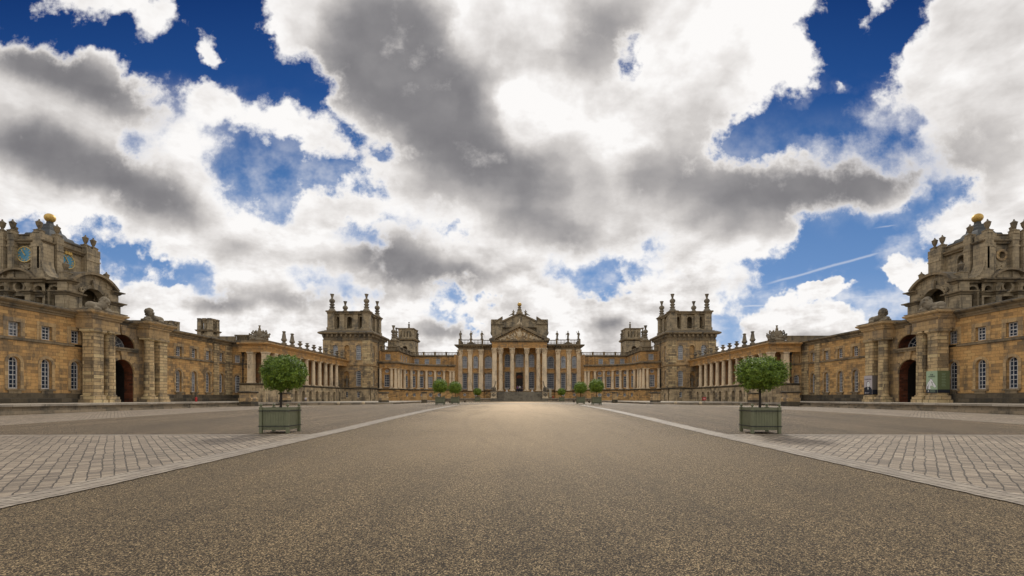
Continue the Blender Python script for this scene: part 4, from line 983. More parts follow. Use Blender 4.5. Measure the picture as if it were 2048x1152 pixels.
# ------------------------------------------------------------------ central block
def main_block():
    root = thing('palace_block', 'central palace block with tall pedimented portico, sash windows and gilded ball on the roof', 'palace', (0, 125, T3))
    Y = 125.0; Yp = 124.3
    W = MB(); Bm = MB(); SU = MB()
    for s in (-1, 1):
        Fo = front(Yp); Fi = front(Y)
        def m(lst): return [(s*o[0],)+tuple(o[1:]) for o in lst]
        lo = m([(15.1,1.3,4.05,8.4,'rect'), (12.1,1.3,4.05,8.4,'rect')]); hi = m([(15.1,1.3,9.85,13.2,'arch'), (12.1,1.3,9.85,13.2,'arch')])
        sm_ = m([(15.1,.7,15.0,15.5,'rect'), (12.1,.7,15.0,15.5,'rect')])
        a, b = sorted((s*9.95, s*16.9)); c, d = sorted((s*7.0, s*9.95))
        W.wall(Fo, a, b, 3.5, 9.0, lo, rev=.3); W.wall(Fo, a, b, 9.0, 14.3, hi, rev=.3); W.wall(Fo, a, b, 14.3, 15.7, sm_, rev=.2)
        lo2 = m([(8.65,1.95,4.05,8.4,'rect')]); hi2 = m([(8.65,1.95,9.85,13.2,'arch')])
        W.wall(Fi, c, d, 3.5, 9.0, lo2, rev=.3); W.wall(Fi, c, d, 9.0, 15.7, hi2, rev=.3)
        W.box(s*9.9, s*9.95, Yp+.01, Y+.02, 1.2, 15.7); W.box(s*6.9, s*7.1, Y-.3, Y+.4, 1.2, 15.7); W.box(s*16.88, s*16.9, Yp, 140, 1, 15.7)
        Bm.wall(Fo, a, b, T3-.3, 3.45, m([(15.1,.8,2.1,2.9,'round'), (12.1,.8,2.1,2.9,'round')]), n=.2, rev=.2); Bm.wall(Fi, c, d, T3-.3, 3.45, n=.2); Bm.box(s*16.9, s*17.1, Yp-.2, 140, 1, 3.45)
        Bm.box(s*9.84, s*9.97, Yp-.19, Y+.1, 1.2, 3.44)
        for o in m([(15.1,.8,2.1,2.9,'round'), (12.1,.8,2.1,2.9,'round')]): window(root, Fo, o, 3, 3, n=.05, name='round_window')
        for o in lo: window(root, Fo, o, 4, 8, n=-.25, fr=.11, mu=.042, pane='glass')
        for o in hi: window(root, Fo, o, 4, 7, n=-.25, fr=.11, mu=.042, pane='glass_blind')
        for o in lo2: window(root, Fi, o, 5, 8, n=-.25, fr=.11, mu=.042)
        for o in hi2: window(root, Fi, o, 5, 7, n=-.25, fr=.11, mu=.042)
        for F, L in ((Fo, lo+hi), (Fi, lo2+hi2)):
            for o in L:
                SU.mark().surround(F, o, .16, -.02, .08); SU.fbox(F, o[0]-o[1]/2-.25, o[0]+o[1]/2+.25, -.02, .22, o[2]-.2, o[2]-.02)
                if o[4] == 'rect': SU.fbox(F, o[0]-o[1]/2-.3, o[0]+o[1]/2+.3, -.02, .3, 8.55, 8.72)
    # portico back wall
    FP = front(Y+.2); lo = [(-3.35,1.5,4.0,8.9,'seg'), (3.35,1.5,4.0,8.9,'seg')]; dr = [(0,1.9,3.3,8.7,'rect')]
    hi = [(-3.35,1.5,10.2,13.8,'arch'), (0,2.2,10.2,13.85,'seg'), (3.35,1.5,10.2,13.8,'arch')]
    W.wall(FP, -7.0, 7.0, 3.3, 9.4, lo+dr, rev=.4); W.wall(FP, -7.0, 7.0, 9.4, 16.2, hi, rev=.35)
    W.build('wall', 'ochre_clean', root); Bm.build('basement_wall', 'ochre', root)
    SU.mark().surround(FP, dr[0], .28, -.02, .1)
    for o in hi+lo: SU.mark().surround(FP, o, .14, -.02, .08)
    SU.each('window_surround', 'buff', root)
    for o in lo: window(root, FP, o, 4, 9, n=-.3, fr=.1, mu=.042)
    for o in hi: window(root, FP, o, 5 if o[1] > 2 else 4, 7, n=-.3, fr=.1, mu=.042)
    D = MB(); D.box(-.95, .95, Y+.55, Y+.6, 3.3, 8.7); d = D.build('entrance_door', 'void', root)
    fan = MB(); fan.ext(front(Y+.5), [(x, z) for x, z in outline(1.75, 7.1, 8.0, 'lun')], 0, .04); fan.build('fanlight', 'brick', d)
    # pilasters
    P1 = column_mesh('pilaster', 11.3, .58, 'column', base=.5, cap=1.35, corinth=True, pil=True)
    for s in (-1, 1):
        for x in (16.35, 13.6, 10.6): put(P1, 'pilaster', (s*x, Yp-.0, 3.6), parent=root)
    PC = column_mesh('portico_column', 11.6, .56, 'column', base=.5, cap=1.45, corinth=True, seg=24)
    PP = column_mesh('portico_pier', 11.6, .6, 'column', base=.5, cap=1.45, corinth=True, pil=True)
    for s in (-1, 1):
        put(PC, 'portico_column', (s*1.95, 121.9, 3.5), parent=root); put(PC, 'portico_column', (s*5.1, 121.9, 3.5), parent=root)
        put(PP, 'portico_pier', (s*6.75, 121.9, 3.5), parent=root)
    # side entablatures
    pth = lambda s: [(s*16.9, 132), (s*16.9, Yp), (s*9.95, Yp), (s*9.95, Y), (s*7.0, Y)]
    E = MB(); K = [(-.2,14.95),(.0,14.95),(.04,15.5),(.06,15.62),(.3,15.7),(.36,15.82),(.72,15.92),(.95,15.98),(1.0,16.22),(.85,16.32),(-.2,16.42)]
    S2 = [(-.1,14.2),(.14,14.22),(.2,14.32),(-.1,14.4)]
    BL = [(-.1,3.4),(.34,3.4),(.42,3.5),(.36,3.62),(-.1,3.66)]
    lg = MB()
    for s in (-1, 1):
        E.mark(); lg.mark(); E.sweep(pth(s), K, out=-s); lg.sweep(pth(s), BL, out=-s)
        for i in range(10):
            x = 10.2+i*.74; E.box(s*(x-.14), s*(x+.14), Yp-.7, Yp-.05, 15.6, 15.93)
        for i in range(4): x = 7.4+i*.7; E.box(s*(x-.14), s*(x+.14), Y-.7, Y-.05, 15.6, 15.93)
    E.each('cornice', 'cornice', root); lg.each('ledge', 'dark', root)
    b = MB()
    for s in (-1, 1):
        b.mark(); bal(b, [(s*16.6, 131), (s*16.6, Yp+.2), (s*10.3, Yp+.2), (s*10.3, Y+.2), (s*7.6, Y+.2)], 16.4, 1.35, out=1)
        b.ext(front(Yp+.15), [(s*14.9,16.45),(s*11.9,16.45),(s*13.4,17.3)], -.1, .1)
    b.each('balustrade', 'cornice', root)
    # portico entablature and pediment
    yp = 121.3
    pe = MB(); pe.sweep([(-7.35,Y),(-7.35,yp),(7.35,yp),(7.35,Y)], [(-1.1,15.1),(-.02,15.1),(.0,15.6),(.05,15.62),(.05,16.45),(.12,16.6),(-1.1,16.65)]); pe.box(-7.2, 7.2, yp+.2, Y, 15.9, 16.4); pe.build('portico_entablature', 'ochre_clean', root)
    pc = MB(); pc.sweep([(-7.35,Y),(-7.35,yp),(7.35,yp),(7.35,Y)], [(-.4,16.6),(.2,16.6),(.3,16.75),(.62,16.86),(.66,17.05),(-.4,17.1)])
    Fp = front(yp)
    for s in (-1, 1): pc.ext(Fp, [(s*8.15,17.1),(s*8.15,17.5),(0,21.45),(0,20.75),(s*6.6,17.55),(s*6.6,17.1)] if s < 0 else [(s*8.15,17.1),(s*6.6,17.1),(s*6.6,17.55),(0,20.75),(0,21.45),(s*8.15,17.5)], -3.6, .72)
    for s in (-1, 1):
        for i in range(13): x = s*(.5+i*.55); z = 20.62-abs(x)*.485; pc.fbox(Fp, x-.13, x+.13, -.1, .6, z-.16, z+.12)
    for i in range(19): x = -6.9+i*.766; pc.fbox(Fp, x-.12, x+.12, -.1, .28, 16.62, 16.82)
    pc.build('pediment_cornice', 'cornice', root)
    ty = MB(); ty.ext(Fp, [(-6.9,17.1),(6.9,17.1),(0,20.9)], -.6, -.05); ty = ty.build('tympanum', 'buff', root)
    parts = [((0,0,1.6),(.75,.25,.95)), ((0,0,2.75),(.4,.25,.3)), ((0,-.1,1.6),(.45,.25,.6))]
    rr = random.Random(3)
    for s in (-1, 1):
        for i in range(46):
            x = rr.uniform(.8, 5.9); zt = 3.4-x*.53; z = rr.uniform(.18, max(.25, zt-.2)); a = rr.uniform(-1.2, 1.2)
            parts.append(((s*x, rr.uniform(-.1,.1), z), (rr.uniform(.16,.42), .16, rr.uniform(.08,.17)), (0, s*a, 0)))
        for j, (x, z) in enumerate(((1.35,1.5),(1.9,1.1),(3.0,.9))): parts.append(((s*x,-.12,z),(.3,.25,.55),(0,s*.5,0)))
    put(lump('pediment_relief', parts, .07, 'relief'), 'carved_relief', (0, yp+.0, 17.15), parent=ty)
    # attic block behind
    At = MB(); Ya = 131
    for s in (-1, 1):
        At.box(s*5.0, s*8.0, Ya, Ya+6, 16, 23.0)
        At.ext(front(Ya), [(s*5.0,23.2),(s*8.05,23.2),(s*5.0,25.1)] if s > 0 else [(-5.0,23.2),(-5.0,25.1),(-8.05,23.2)], -2, .1)
        At.box(s*5.3, s*5.6, Ya-.06, Ya, 17, 22.6); At.box(s*7.4, s*7.7, Ya-.06, Ya, 17, 22.6)
        At.sq(s*7.0, Ya+2.5, [(1.1,23.1),(1.1,24.3),(1.35,24.4),(1.35,24.7)])
        At.box(s*7.9, s*8.5, Ya+.6, Ya+5.5, 20.5, 21.0); At.box(s*7.9, s*8.4, Ya+1.0, Ya+5.5, 21.0, 24.4)
    At.wall(front(Ya+.8), -5, 5, 16, 22.2, [(-3.9,1.5,19.4,21.2,'arch'), (3.9,1.5,19.4,21.2,'arch')], rev=.3)
    At.ext(front(Ya+.4), [(-5,22.3),(5,22.3),(5,23.9),(0,26.2),(-5,23.9)], -5, .3)
    At.box(-5, 5, Ya+1.3, Ya+6, 16, 22.3)
    At.build('attic_block', 'grey', root)
    ac = MB()
    for s in (-1, 1):
        ac.ext(front(Ya+.4), [(s*5.0,23.7),(0,26.1),(0,26.5),(s*5.0,24.15)] if s > 0 else [(s*5.0,24.15),(0,26.5),(0,26.1),(s*5.0,23.7)], -5, .75)
        ac.ext(front(Ya), [(s*8.3,22.95),(s*8.3,23.2),(s*4.95,25.35),(s*4.95,24.95)] if s > 0 else [(s*4.95,24.95),(s*4.95,25.35),(s*8.3,23.2),(s*8.3,22.95)], -2.2, .4)
        ac.box(s*4.8, s*8.35, Ya-.35, Ya+6, 22.95, 23.2)
    ac.box(-5, 5, Ya-.3, Ya+.9, 22.1, 22.35); ac.build('attic_cornice', 'cornice', root)
    rel = [((0,0,.9),(.3,.2,.9)), ((0,0,1.9),(.22,.2,.25)), ((0,0,.1),(1.1,.25,.22)), ((-.5,0,.6),(.3,.2,.5),(0,.4,0)), ((.5,0,.6),(.3,.2,.5),(0,-.4,0))]
    put(lump('attic_relief', rel, .06, 'relief'), 'carved_relief', (0, Ya+.05, 22.6), parent=root)
    bp = MB(); bp.lathe(0, Ya+.8, [(.95,26.2),(.95,26.7),(.7,26.8),(.62,27.3),(.75,27.4),(.5,27.55),(.4,28.0),(.6,28.15),(.35,28.3),(.3,28.45)], 12); bp.build('ball_pedestal', 'grey', root)
    g = MB(); g.sphere(0, Ya+.8, 28.95, .62, 20, 12); g.build('gilded_ball', 'gold', root)
    rf = MB(); rf.box(-16.5, 16.5, Y+1, 145, 15.5, 16.5); rf.build('roof', 'lead', root)
    # paving of the portico
    pv = MB(); pv.box(-7.6, 7.6, 121.0, 125.4, 1, 3.3); pv.build('portico_floor', 'step', root)
    return root
main_block()
st = thing('entrance_steps', 'broad dark stone steps climbing to the portico entrance', 'steps', (0, 116, .7))
lo = MB(); n = 5
for i in range(n): lo.box(-7.35, 7.35, 113.6+i*.36, 117.2, .3 if i == 0 else .75+i*.15-.001, .75+(i+1)*.15)
lo.build('lower_flight', 'step', st)
up = MB(); n = 11
for i in range(n): up.box(-5.9, 5.9, 117.0+i*.34, 121.0, 1.5 if i == 0 else 1.5+i*.163-.001, 1.5+(i+1)*.163)
up.build('upper_flight', 'step', st)
ck = MB(); ck.box(-7.4, -5.9, 117.3, 121, .8, 2.0); ck.mark().box(5.9, 7.4, 117.3, 121, .8, 2.0); ck.each('side_wall', 'dark', st)

# ------------------------------------------------------------------ towers behind
def rear_tower(s):
    root = thing('rear_tower', 'distant square tower with slit openings showing over the %s curved wing' % SIDE[s], 'tower', (s*37.5, 150, 5))
    x0, x1, y0, y1 = 34.4, 40.6, 147, 153
    b = MB(s); b.wall(front(y0), x0, x1, 8, 20.5, [((x0+x1)/2, 1.7, 14.5, 18.6, 'arch')], rev=1); b.wall(court(x0), y0, y1, 8, 20.5, [(150, 1.8, 14.5, 19, 'arch')], rev=.8)
    b.box(x0+1.6, x1-.4, y0+2.2, y1-1.5, 8, 24.3); b.box(x1-.3, x1, y0, y1, 8, 20.5); b.box(x0, x1, y1-.3, y1, 8, 17.0); b.box(x0, x1, y0, y1, 20.2, 20.5)
    b.wall(front(y0+.4), x0+.4, x1-.9, 21.0, 24.2, [(x0+1.35+i*1.0, .42, 21.6, 23.5, 'rect') for i in range(4)], rev=.4)
    b.wall(court(x0+.4), y0+.4, y1-.4, 21.0, 24.2, [(y0+1.4+i*1.0, .5, 21.5, 23.6, 'rect') for i in range(4)], rev=.4)
    b.build('wall', 'grey', root)
    c = MB(s); rect = [(x0,y0),(x1,y0),(x1,y1),(x0,y1)]
    c.sweep(rect, [(-.3,20.4),(.2,20.4),(.55,20.7),(.6,20.95),(-.3,21.05)], closed=True); c.sweep([(x0+.4,y0+.4),(x1-.8,y0+.4),(x1-.8,y1-.4),(x0+.4,y1-.4)], [(-.3,24.1),(.15,24.1),(.3,24.3),(.3,24.5),(-.3,24.5)], closed=True)
    c.build('cornice', 'cornice', root)
    for x, y in ((x1-.3, y0+.2), (x0+.3, y1-.4)): put(ME_FIN, 'finial', (s*x, y, 21.0), parent=root, sc=.9)
    put(ME_FIN, 'finial', (s*(x0+2.0), y0+1.2, 24.4), parent=root, sc=.55)
for s in (-1, 1): rear_tower(s)
def belvedere(px, D, w, z1, label):
    x = (px-VX)/900*D; root = thing('belvedere', label, 'belvedere', (x, D, 9.5))
    b = MB(); h = w/2; zt = z1-2.0
    for sx in (-1, 1):
        for sy in (-1, 1): b.sq(x+sx*(h-.35), D+sy*(h-.35), [(.5*w/3.5+.05,9.5),(.5*w/3.5,z1-.45)])
    b.wall(front(D-h+.3), x-h+.3, x+h-.3, 9.5, z1-.5, [(x-h*.42, .26*w, z1-4.0*w/3.5, z1-1.1*w/3.5, 'arch'), (x+h*.42, .26*w, z1-4.0*w/3.5, z1-1.1*w/3.5, 'arch')], rev=.3)
    b.wall(Fr((x+h-.3,0),(0,1),(1,0)), D-h+.3, D+h-.3, 9.5, z1-.5, [(D, .3*w, z1-4.0*w/3.5, z1-1.1*w/3.5, 'arch')], rev=.3)
    b.box(x-h+.3, x+h-.3, D-h+.3, D+h-.3, z1-.52, z1-.3); b.box(x-h+.6, x+h-.6, D-h+1.0, D+h-.4, 9.5, z1-.6); b.build('wall', 'grey', root)
    c = MB(); c.sweep([(x-h,D-h),(x+h,D-h),(x+h,D+h),(x-h,D+h)], [(-.2,zt-.5),(.15,zt-.5),(.3,zt-.2),(-.2,zt-.1)], closed=True)
    c.build('string_course', 'cornice', root); c = MB()
    for sx in (-1, 0, 1):
        for sy in (-1, 0, 1): c.sq(x+sx*(h-.3), D+sy*(h-.3), [(.11*w,z1-.5),(.13*w,z1-.2+.01*sx),(.13*w,z1+.012*sx+.02*sy)])
    c.box(x-h+.31, x+h-.31, D-h+.31, D+h-.31, z1-.49, z1-.28); c.build('parapet', 'cornice', root)
belvedere(417, 85, 2.5, 16.5, 'small square rooftop belvedere rising behind the left court wing')
belvedere(341, 74, 1.9, 14.2, 'small belvedere half hidden behind the lion on the left court wing')
bpy.context.view_layer.update()
# ------------------------------------------------------------------ statues, lions, arms
def fig(key, arm=0, seated=False, sc=1):
    p = [((0,0,.06),(.34,.34,.06),(0,0,0),'b'), ((.0,0,.55),(.24,.20,.55)), ((.09,.02,.35),(.13,.14,.35)), ((-.09,-.02,.35),(.13,.14,.35)), ((0,0,1.15),(.23,.17,.36)), ((0,0,1.42),(.26,.15,.16)),
         ((0,0,1.62),(.07,.07,.12)), ((0,-.01,1.80),(.115,.13,.155)), ((0,.04,1.85),(.13,.13,.13)),
         ((.27,0,1.25),(.07,.08,.24),(0,-.25,0)), ((.30,-.10,1.02),(.055,.15,.07),(.3,0,0)),
         ((-.27,0,1.25),(.07,.08,.24),(0,.25,0)), ((.12,.1,.8),(.16,.12,.6),(0,.15,0))]
    if arm == 1: p += [((-.36,-.05,1.5),(.06,.06,.24),(0,-.7,0)), ((-.46,-.05,1.72),(.05,.05,.16))]
    elif arm == 2: p += [((-.38,-.08,1.05),(.17,.055,.06)), ((-.52,-.08,1.0),(.03,.03,.75))]
    else: p += [((-.22,-.16,1.1),(.16,.06,.06),(0,.3,.5))]
    return lump(key, p, .04)
F0 = fig('statue_a', 0); F1 = fig('statue_b', 1); F2 = fig('statue_c', 2)
wordL = {15.9:'outermost', 12.95:'middle', 9.9:'innermost'}
for s in (-1, 1):
    for i, x in enumerate((16.3, 13.4, 10.4)):
        put((F0,F1,F2)[(i+(s > 0)) % 3], 'roof_statue', (s*x, 124.5, 17.85), 'weathered standing statue on the balustrade %s of the portico, %s of three' % (SIDE[s], ['outermost','middle','innermost'][i]), 'statue', 'statues on the roof balustrade', sc=1.2, mirror=s < 0)
    sit = lump('attic_figure', [((0,0,.35),(.45,.3,.35)), ((.1,0,.9),(.24,.2,.4)), ((.12,0,1.42),(.13,.14,.17)), ((-.4,0,.25),(.45,.15,.16),(0,-.3,0)), ((.35,0,.85),(.1,.1,.4),(0,.5,0)), ((-.1,0,1.0),(.3,.09,.09),(0,.6,0)), ((-.9,0,0),(.3,.1,.1))], .05)
    put(sit, 'roof_figure', (s*1.9, 131.4, 25.75), 'seated stone figure on the gable slope just %s of the central gilded ball' % SIDE[s], 'statue', 'figures beside the gilded ball', mirror=s > 0, sc=1.05)
    o = put(F0, 'niche_statue', (s*39.25, 102.3, 4.15), 'pale robed statue in the arched niche of the %s corner tower' % SIDE[s], 'statue', sc=1.3)
    put(F2, 'niche_statue', (s*(XC[s]+1.6), 101.6, 3.95), 'pale robed statue between the last columns of the %s colonnade' % SIDE[s], 'statue', sc=1.2)
rr = random.Random(11)
lion = [((0,0,.08),(1.35,.5,.08),(0,0,0),'b'), ((-.1,0,.55),(.95,.34,.36)), ((-.72,0,.48),(.46,.42,.42)), ((.55,0,.75),(.42,.38,.5)), ((.78,0,1.12),(.40,.42,.44)), ((.70,0,1.42),(.28,.30,.24)),
        ((1.02,-.02,1.28),(.24,.22,.24)), ((1.22,-.02,1.18),(.15,.14,.12)), ((1.15,0,1.05),(.12,.12,.09)), ((1.0,.2,.25),(.5,.13,.14)), ((1.0,-.22,.25),(.5,.13,.14)), ((1.45,.2,.2),(.14,.14,.11)), ((1.45,-.22,.2),(.14,.14,.11)),
        ((-.45,.42,.25),(.42,.14,.17)), ((-.45,-.42,.25),(.42,.14,.17)), ((-1.2,.3,.25),(.35,.08,.08),(0,0,.9)), ((1.1,.1,.4),(.35,.3,.22))]
for i in range(40):
    a = rr.uniform(0, 2*pi); b = rr.uniform(-1.2, 1.2); lion.append(((.72+.36*cos(b)*sin(a)*.9, .42*cos(b)*cos(a), 1.08+.44*sin(b)), (.11,.09,.13), (a, b, 0)))
LION = lump('lion', lion, .05)
for s in (-1, 1):
    x = XW[s]-.95
    put(LION, 'stone_lion', (s*x, 47.0, 10.62), 'crouching stone lion in front of the tower arch on the %s gateway' % SIDE[s], 'lion statue', 'lions on the gateways', rot=pi/2, sc=1.05)
    put(LION, 'stone_lion', (s*x, 54.3, 10.62), 'crouching stone lion against the sky on the far pier block of the %s gateway' % SIDE[s], 'lion statue', 'lions on the gateways', rot=-pi/2, sc=1.05)
arms = [((0,0,.15),(1.3,.35,.22)), ((0,.05,.6),(.9,.2,.55)), ((0,0,1.0),(.42,.28,.55)), ((0,0,1.62),(.2,.2,.16)), ((0,0,1.88),(.12,.12,.16)), ((0,0,2.08),(.19,.15,.08)), ((-.62,0,.6),(.3,.25,.4)), ((.62,0,.6),(.3,.25,.4))]
for s in (-1, 1):
    for i in range(8):
        a = .15+i*.17+rr.uniform(-.05,.05); l = .50+.12*(i % 3)-.02*i
        arms.append(((s*(.3+l*cos(a)*1.05), rr.uniform(-.08,.08), .45+l*sin(a)*1.1), (.62,.09,.055), (0, -s*a, 0)))
        arms.append(((s*(.30+(l+.52)*cos(a)), rr.uniform(-.1,.1), .42+(l+.5)*sin(a)), (.09,.08,.15), (0, -s*(a+rr.uniform(-.7,.7)), 0)))
    arms.append(((s*.35,.05,.75),(.75,.16,.5),(0,s*.55,0)))
    for i in range(26): arms.append(((s*rr.uniform(.3,1.25), rr.uniform(-.2,.1), rr.uniform(.15,.7)), (.2,.2,.14), (0, rr.uniform(-1,1), 0)))
ARMS = lump('coat_of_arms', arms, .045)
for s in (-1, 1): put(ARMS, 'carved_trophy', (s*(XC[s]+1.0), 69.95, 10.5), 'crowned stone trophy of flags and weapons on the corner of the %s colonnade' % SIDE[s], 'carving', 'carved trophies', sc=1.12)

# pedestals in the court
def pedestal(x, y, w, z0, z1, label, carved=True):
    r = thing('stone_pedestal', label, 'pedestal', (x, y, z0), 'stone pedestals round the court')
    h = w/2; b = MB(); b.sq(x, y, [(h*.98,z0),(h*.98,z0+(z1-z0)*.30),(h*.92,z0+(z1-z0)*.33)]); b.build('base', 'dark', r)
    d = MB(); d.sq(x, y, [(h*.88,z0+(z1-z0)*.32),(h*.95,z0+(z1-z0)*.42),(h*.80,z0+(z1-z0)*.62),(h*.84,z1-.26)]); 
    for sx in (-1, 1): d.tube((x+sx*h*.72, y-h*.95, z0+(z1-z0)*.5), (x+sx*h*.72, y+h*.95, z0+(z1-z0)*.5), h*.26, h*.26, 10)
    d.build('die', 'buff', r)
    c = MB(); c.sq(x, y, [(h*.84,z1-.27),(h*.98,z1-.2),(h*1.04,z1-.14),(h*1.04,z1-.04),(h*.9,z1)]); c.build('cap', 'dark', r)
for s in (-1, 1):
    pedestal(s*36.4, 60.4, 1.75, gz(36.4,60)-.05, 2.5, 'broad scrolled stone pedestal ending the terrace in front of the %s court wing' % SIDE[s])
    pedestal(s*37.0, 71.0, 1.35, .7, 2.45, 'stone pedestal behind the %s foreground potted tree' % SIDE[s])
    pedestal(s*21.3, 70.6, 1.3, .6, 2.55, 'dark stone pedestal at the forecourt corner below the %s corner tower' % SIDE[s])
    pedestal(s*18.2, 86.0, .95, .6, 2.75, 'narrow stone pedestal before the %s curved wing' % SIDE[s])
for s in (-1, 1):
    for k, (x, y, r, m) in enumerate(((27.6,68.6,.24,'relief'), (23.8,68.6,.24,'relief'), (12.4,80,.26,'dark'), (10.9,90,.26,'dark'))):
        b = MB(); z = gz(s*x, y); b.lathe(s*x, y, [(r*.55,z),(r*.45,z+.06)], 12); b.sphere(s*x, y, z+.05+r*.95, r, 14, 9)
        o = b.build('stone_ball', m, base=(s*x, y, z)); tag(o, '%s stone ball on the gravel %s on the %s' % (['pale','pale','dark','dark'][k], ['below the colonnade','below the corner tower','next to the nearer small potted trees','near the farthest potted tree'][k], SIDE[s]), 'stone ball', 'stone balls edging the court')

# flanking trophies at the steps, vases, board
tr = [((0,0,.1),(.8,.6,.1),(0,0,0),'b'), ((0,0,.55),(.6,.42,.42)), ((.1,-.2,.8),(.3,.3,.45)), ((-.35,0,.8),(.25,.25,.4)), ((.1,-.25,1.2),(.17,.17,.2))]
for i in range(7): tr.append(((.12+.05*i, .05, 1.1+.2*i), (.13,.1,.5-.03*i), (0, .25, 0)))
for i in range(16): tr.append(((rr.uniform(-.55,.5), rr.uniform(-.3,.2), rr.uniform(.3,1.1)), (.2,.16,.12), (0, rr.uniform(-1.2,1.2), 0)))
TRO = lump('war_trophy', tr, .05)
for s in (-1, 1):
    r = thing('carved_pedestal', 'pale carved pedestal flanking the %s end of the entrance steps' % SIDE[s], 'pedestal', (s*6.65, 116.2, T3), 'pedestals at the entrance steps')
    b = MB(); b.sq(s*6.65, 116.45, [(.78,.7),(.78,1.75),(.68,1.8),(.68,2.9),(.8,3.0),(.8,3.12)]); b.build('block', 'relief', r)
    put(lump('cartouche', [((0,0,0),(.3,.08,.42)), ((-.4,0,.1),(.16,.07,.3)), ((.4,0,.1),(.16,.07,.3)), ((0,0,.42),(.2,.08,.1)), ((0,-.05,0),(.14,.08,.2))], .03, 'statue'), 'cartouche', (s*6.65, 115.75, 2.35), parent=r)
    put(TRO, 'winged_trophy', (s*6.65, 116.45, 3.12), 'dark carved winged trophy on the pedestal %s of the entrance steps' % SIDE[s], 'statue', 'winged trophies at the entrance', sc=1.12, mirror=s > 0)
    v = MB(); v.lathe(s*3.4, 120.7, [(.3,3.3),(.3,3.45),(.14,3.55),(.12,3.75),(.3,3.95),(.62,4.15),(.70,4.25),(.5,4.25),(.2,4.1)], 16); v.lathe(s*3.4+.1, 120.7, [(.02,4.0),(.02,4.1)], 8)
    tag(v.build('marble_vase', 'vase', base=(s*3.4, 120.7, 3.3)), 'white marble vase between the portico columns %s of the door' % SIDE[s], 'vase', 'white vases at the portico')
b = thing('notice_board', 'tall cream information board beside the right end of the entrance steps', 'notice board', (7.95, 117.0, T3))
p = MB(); p.box(7.65, 8.3, 116.95, 117.03, T3+.25, 4.1); p.build('panel', 'board', b)
p = MB(); p.box(7.7, 7.78, 117.03, 117.1, T3, 4.0); p.box(8.17, 8.25, 117.03, 117.1, T3, 4.0); p.build('leg', 'black', b)
p = MB()
for i in range(9): p.box(7.74, 8.2-.1*(i % 3), 116.94, 116.95, 3.7-.22*i, 3.76-.22*i)
p.build('printed_lines', 'ban_d', b)
def extinguisher(x, y, z, label):
    b = thing('fire_extinguisher', label, 'fire extinguisher', (x, y, z), 'red fire extinguishers')
    p = MB(); p.lathe(x, y, [(.12,z),(.13,z+.03),(.13,z+.5),(.09,z+.58),(.04,z+.62)], 12); p.build('cylinder', 'red', b)
    p = MB(); p.lathe(x, y, [(.03,z+.6),(.03,z+.72)], 8); p.box(x-.12, x+.04, y-.02, y+.02, z+.68, z+.72); p.build('valve', 'black', b)
extinguisher(8.75, 117.2, T3, 'red fire extinguisher standing next to the cream information board')
extinguisher(-41.1, 57.2, T1, 'red fire extinguisher standing on the terrace by the left court wing')
b = thing('sign_board', 'small dark red freestanding sign by the right colonnade arches', 'sign', (29.0, 70.6, T2))
p = MB(); p.box(28.72, 29.28, 70.58, 70.62, T2+.3, T2+.78); p.build('panel', 'red', b)
p = MB(); p.box(28.98, 29.02, 70.62, 70.66, T2, T2+.6); p.box(28.8, 29.2, 70.5, 70.75, T2, T2+.03); p.build('stand', 'black', b)
p = MB(); p.box(28.85, 29.15, 70.57, 70.58, T2+.6, T2+.64); p.box(28.82, 29.18, 70.57, 70.58, T2+.48, T2+.52); p.build('lettering', 'paper', b)

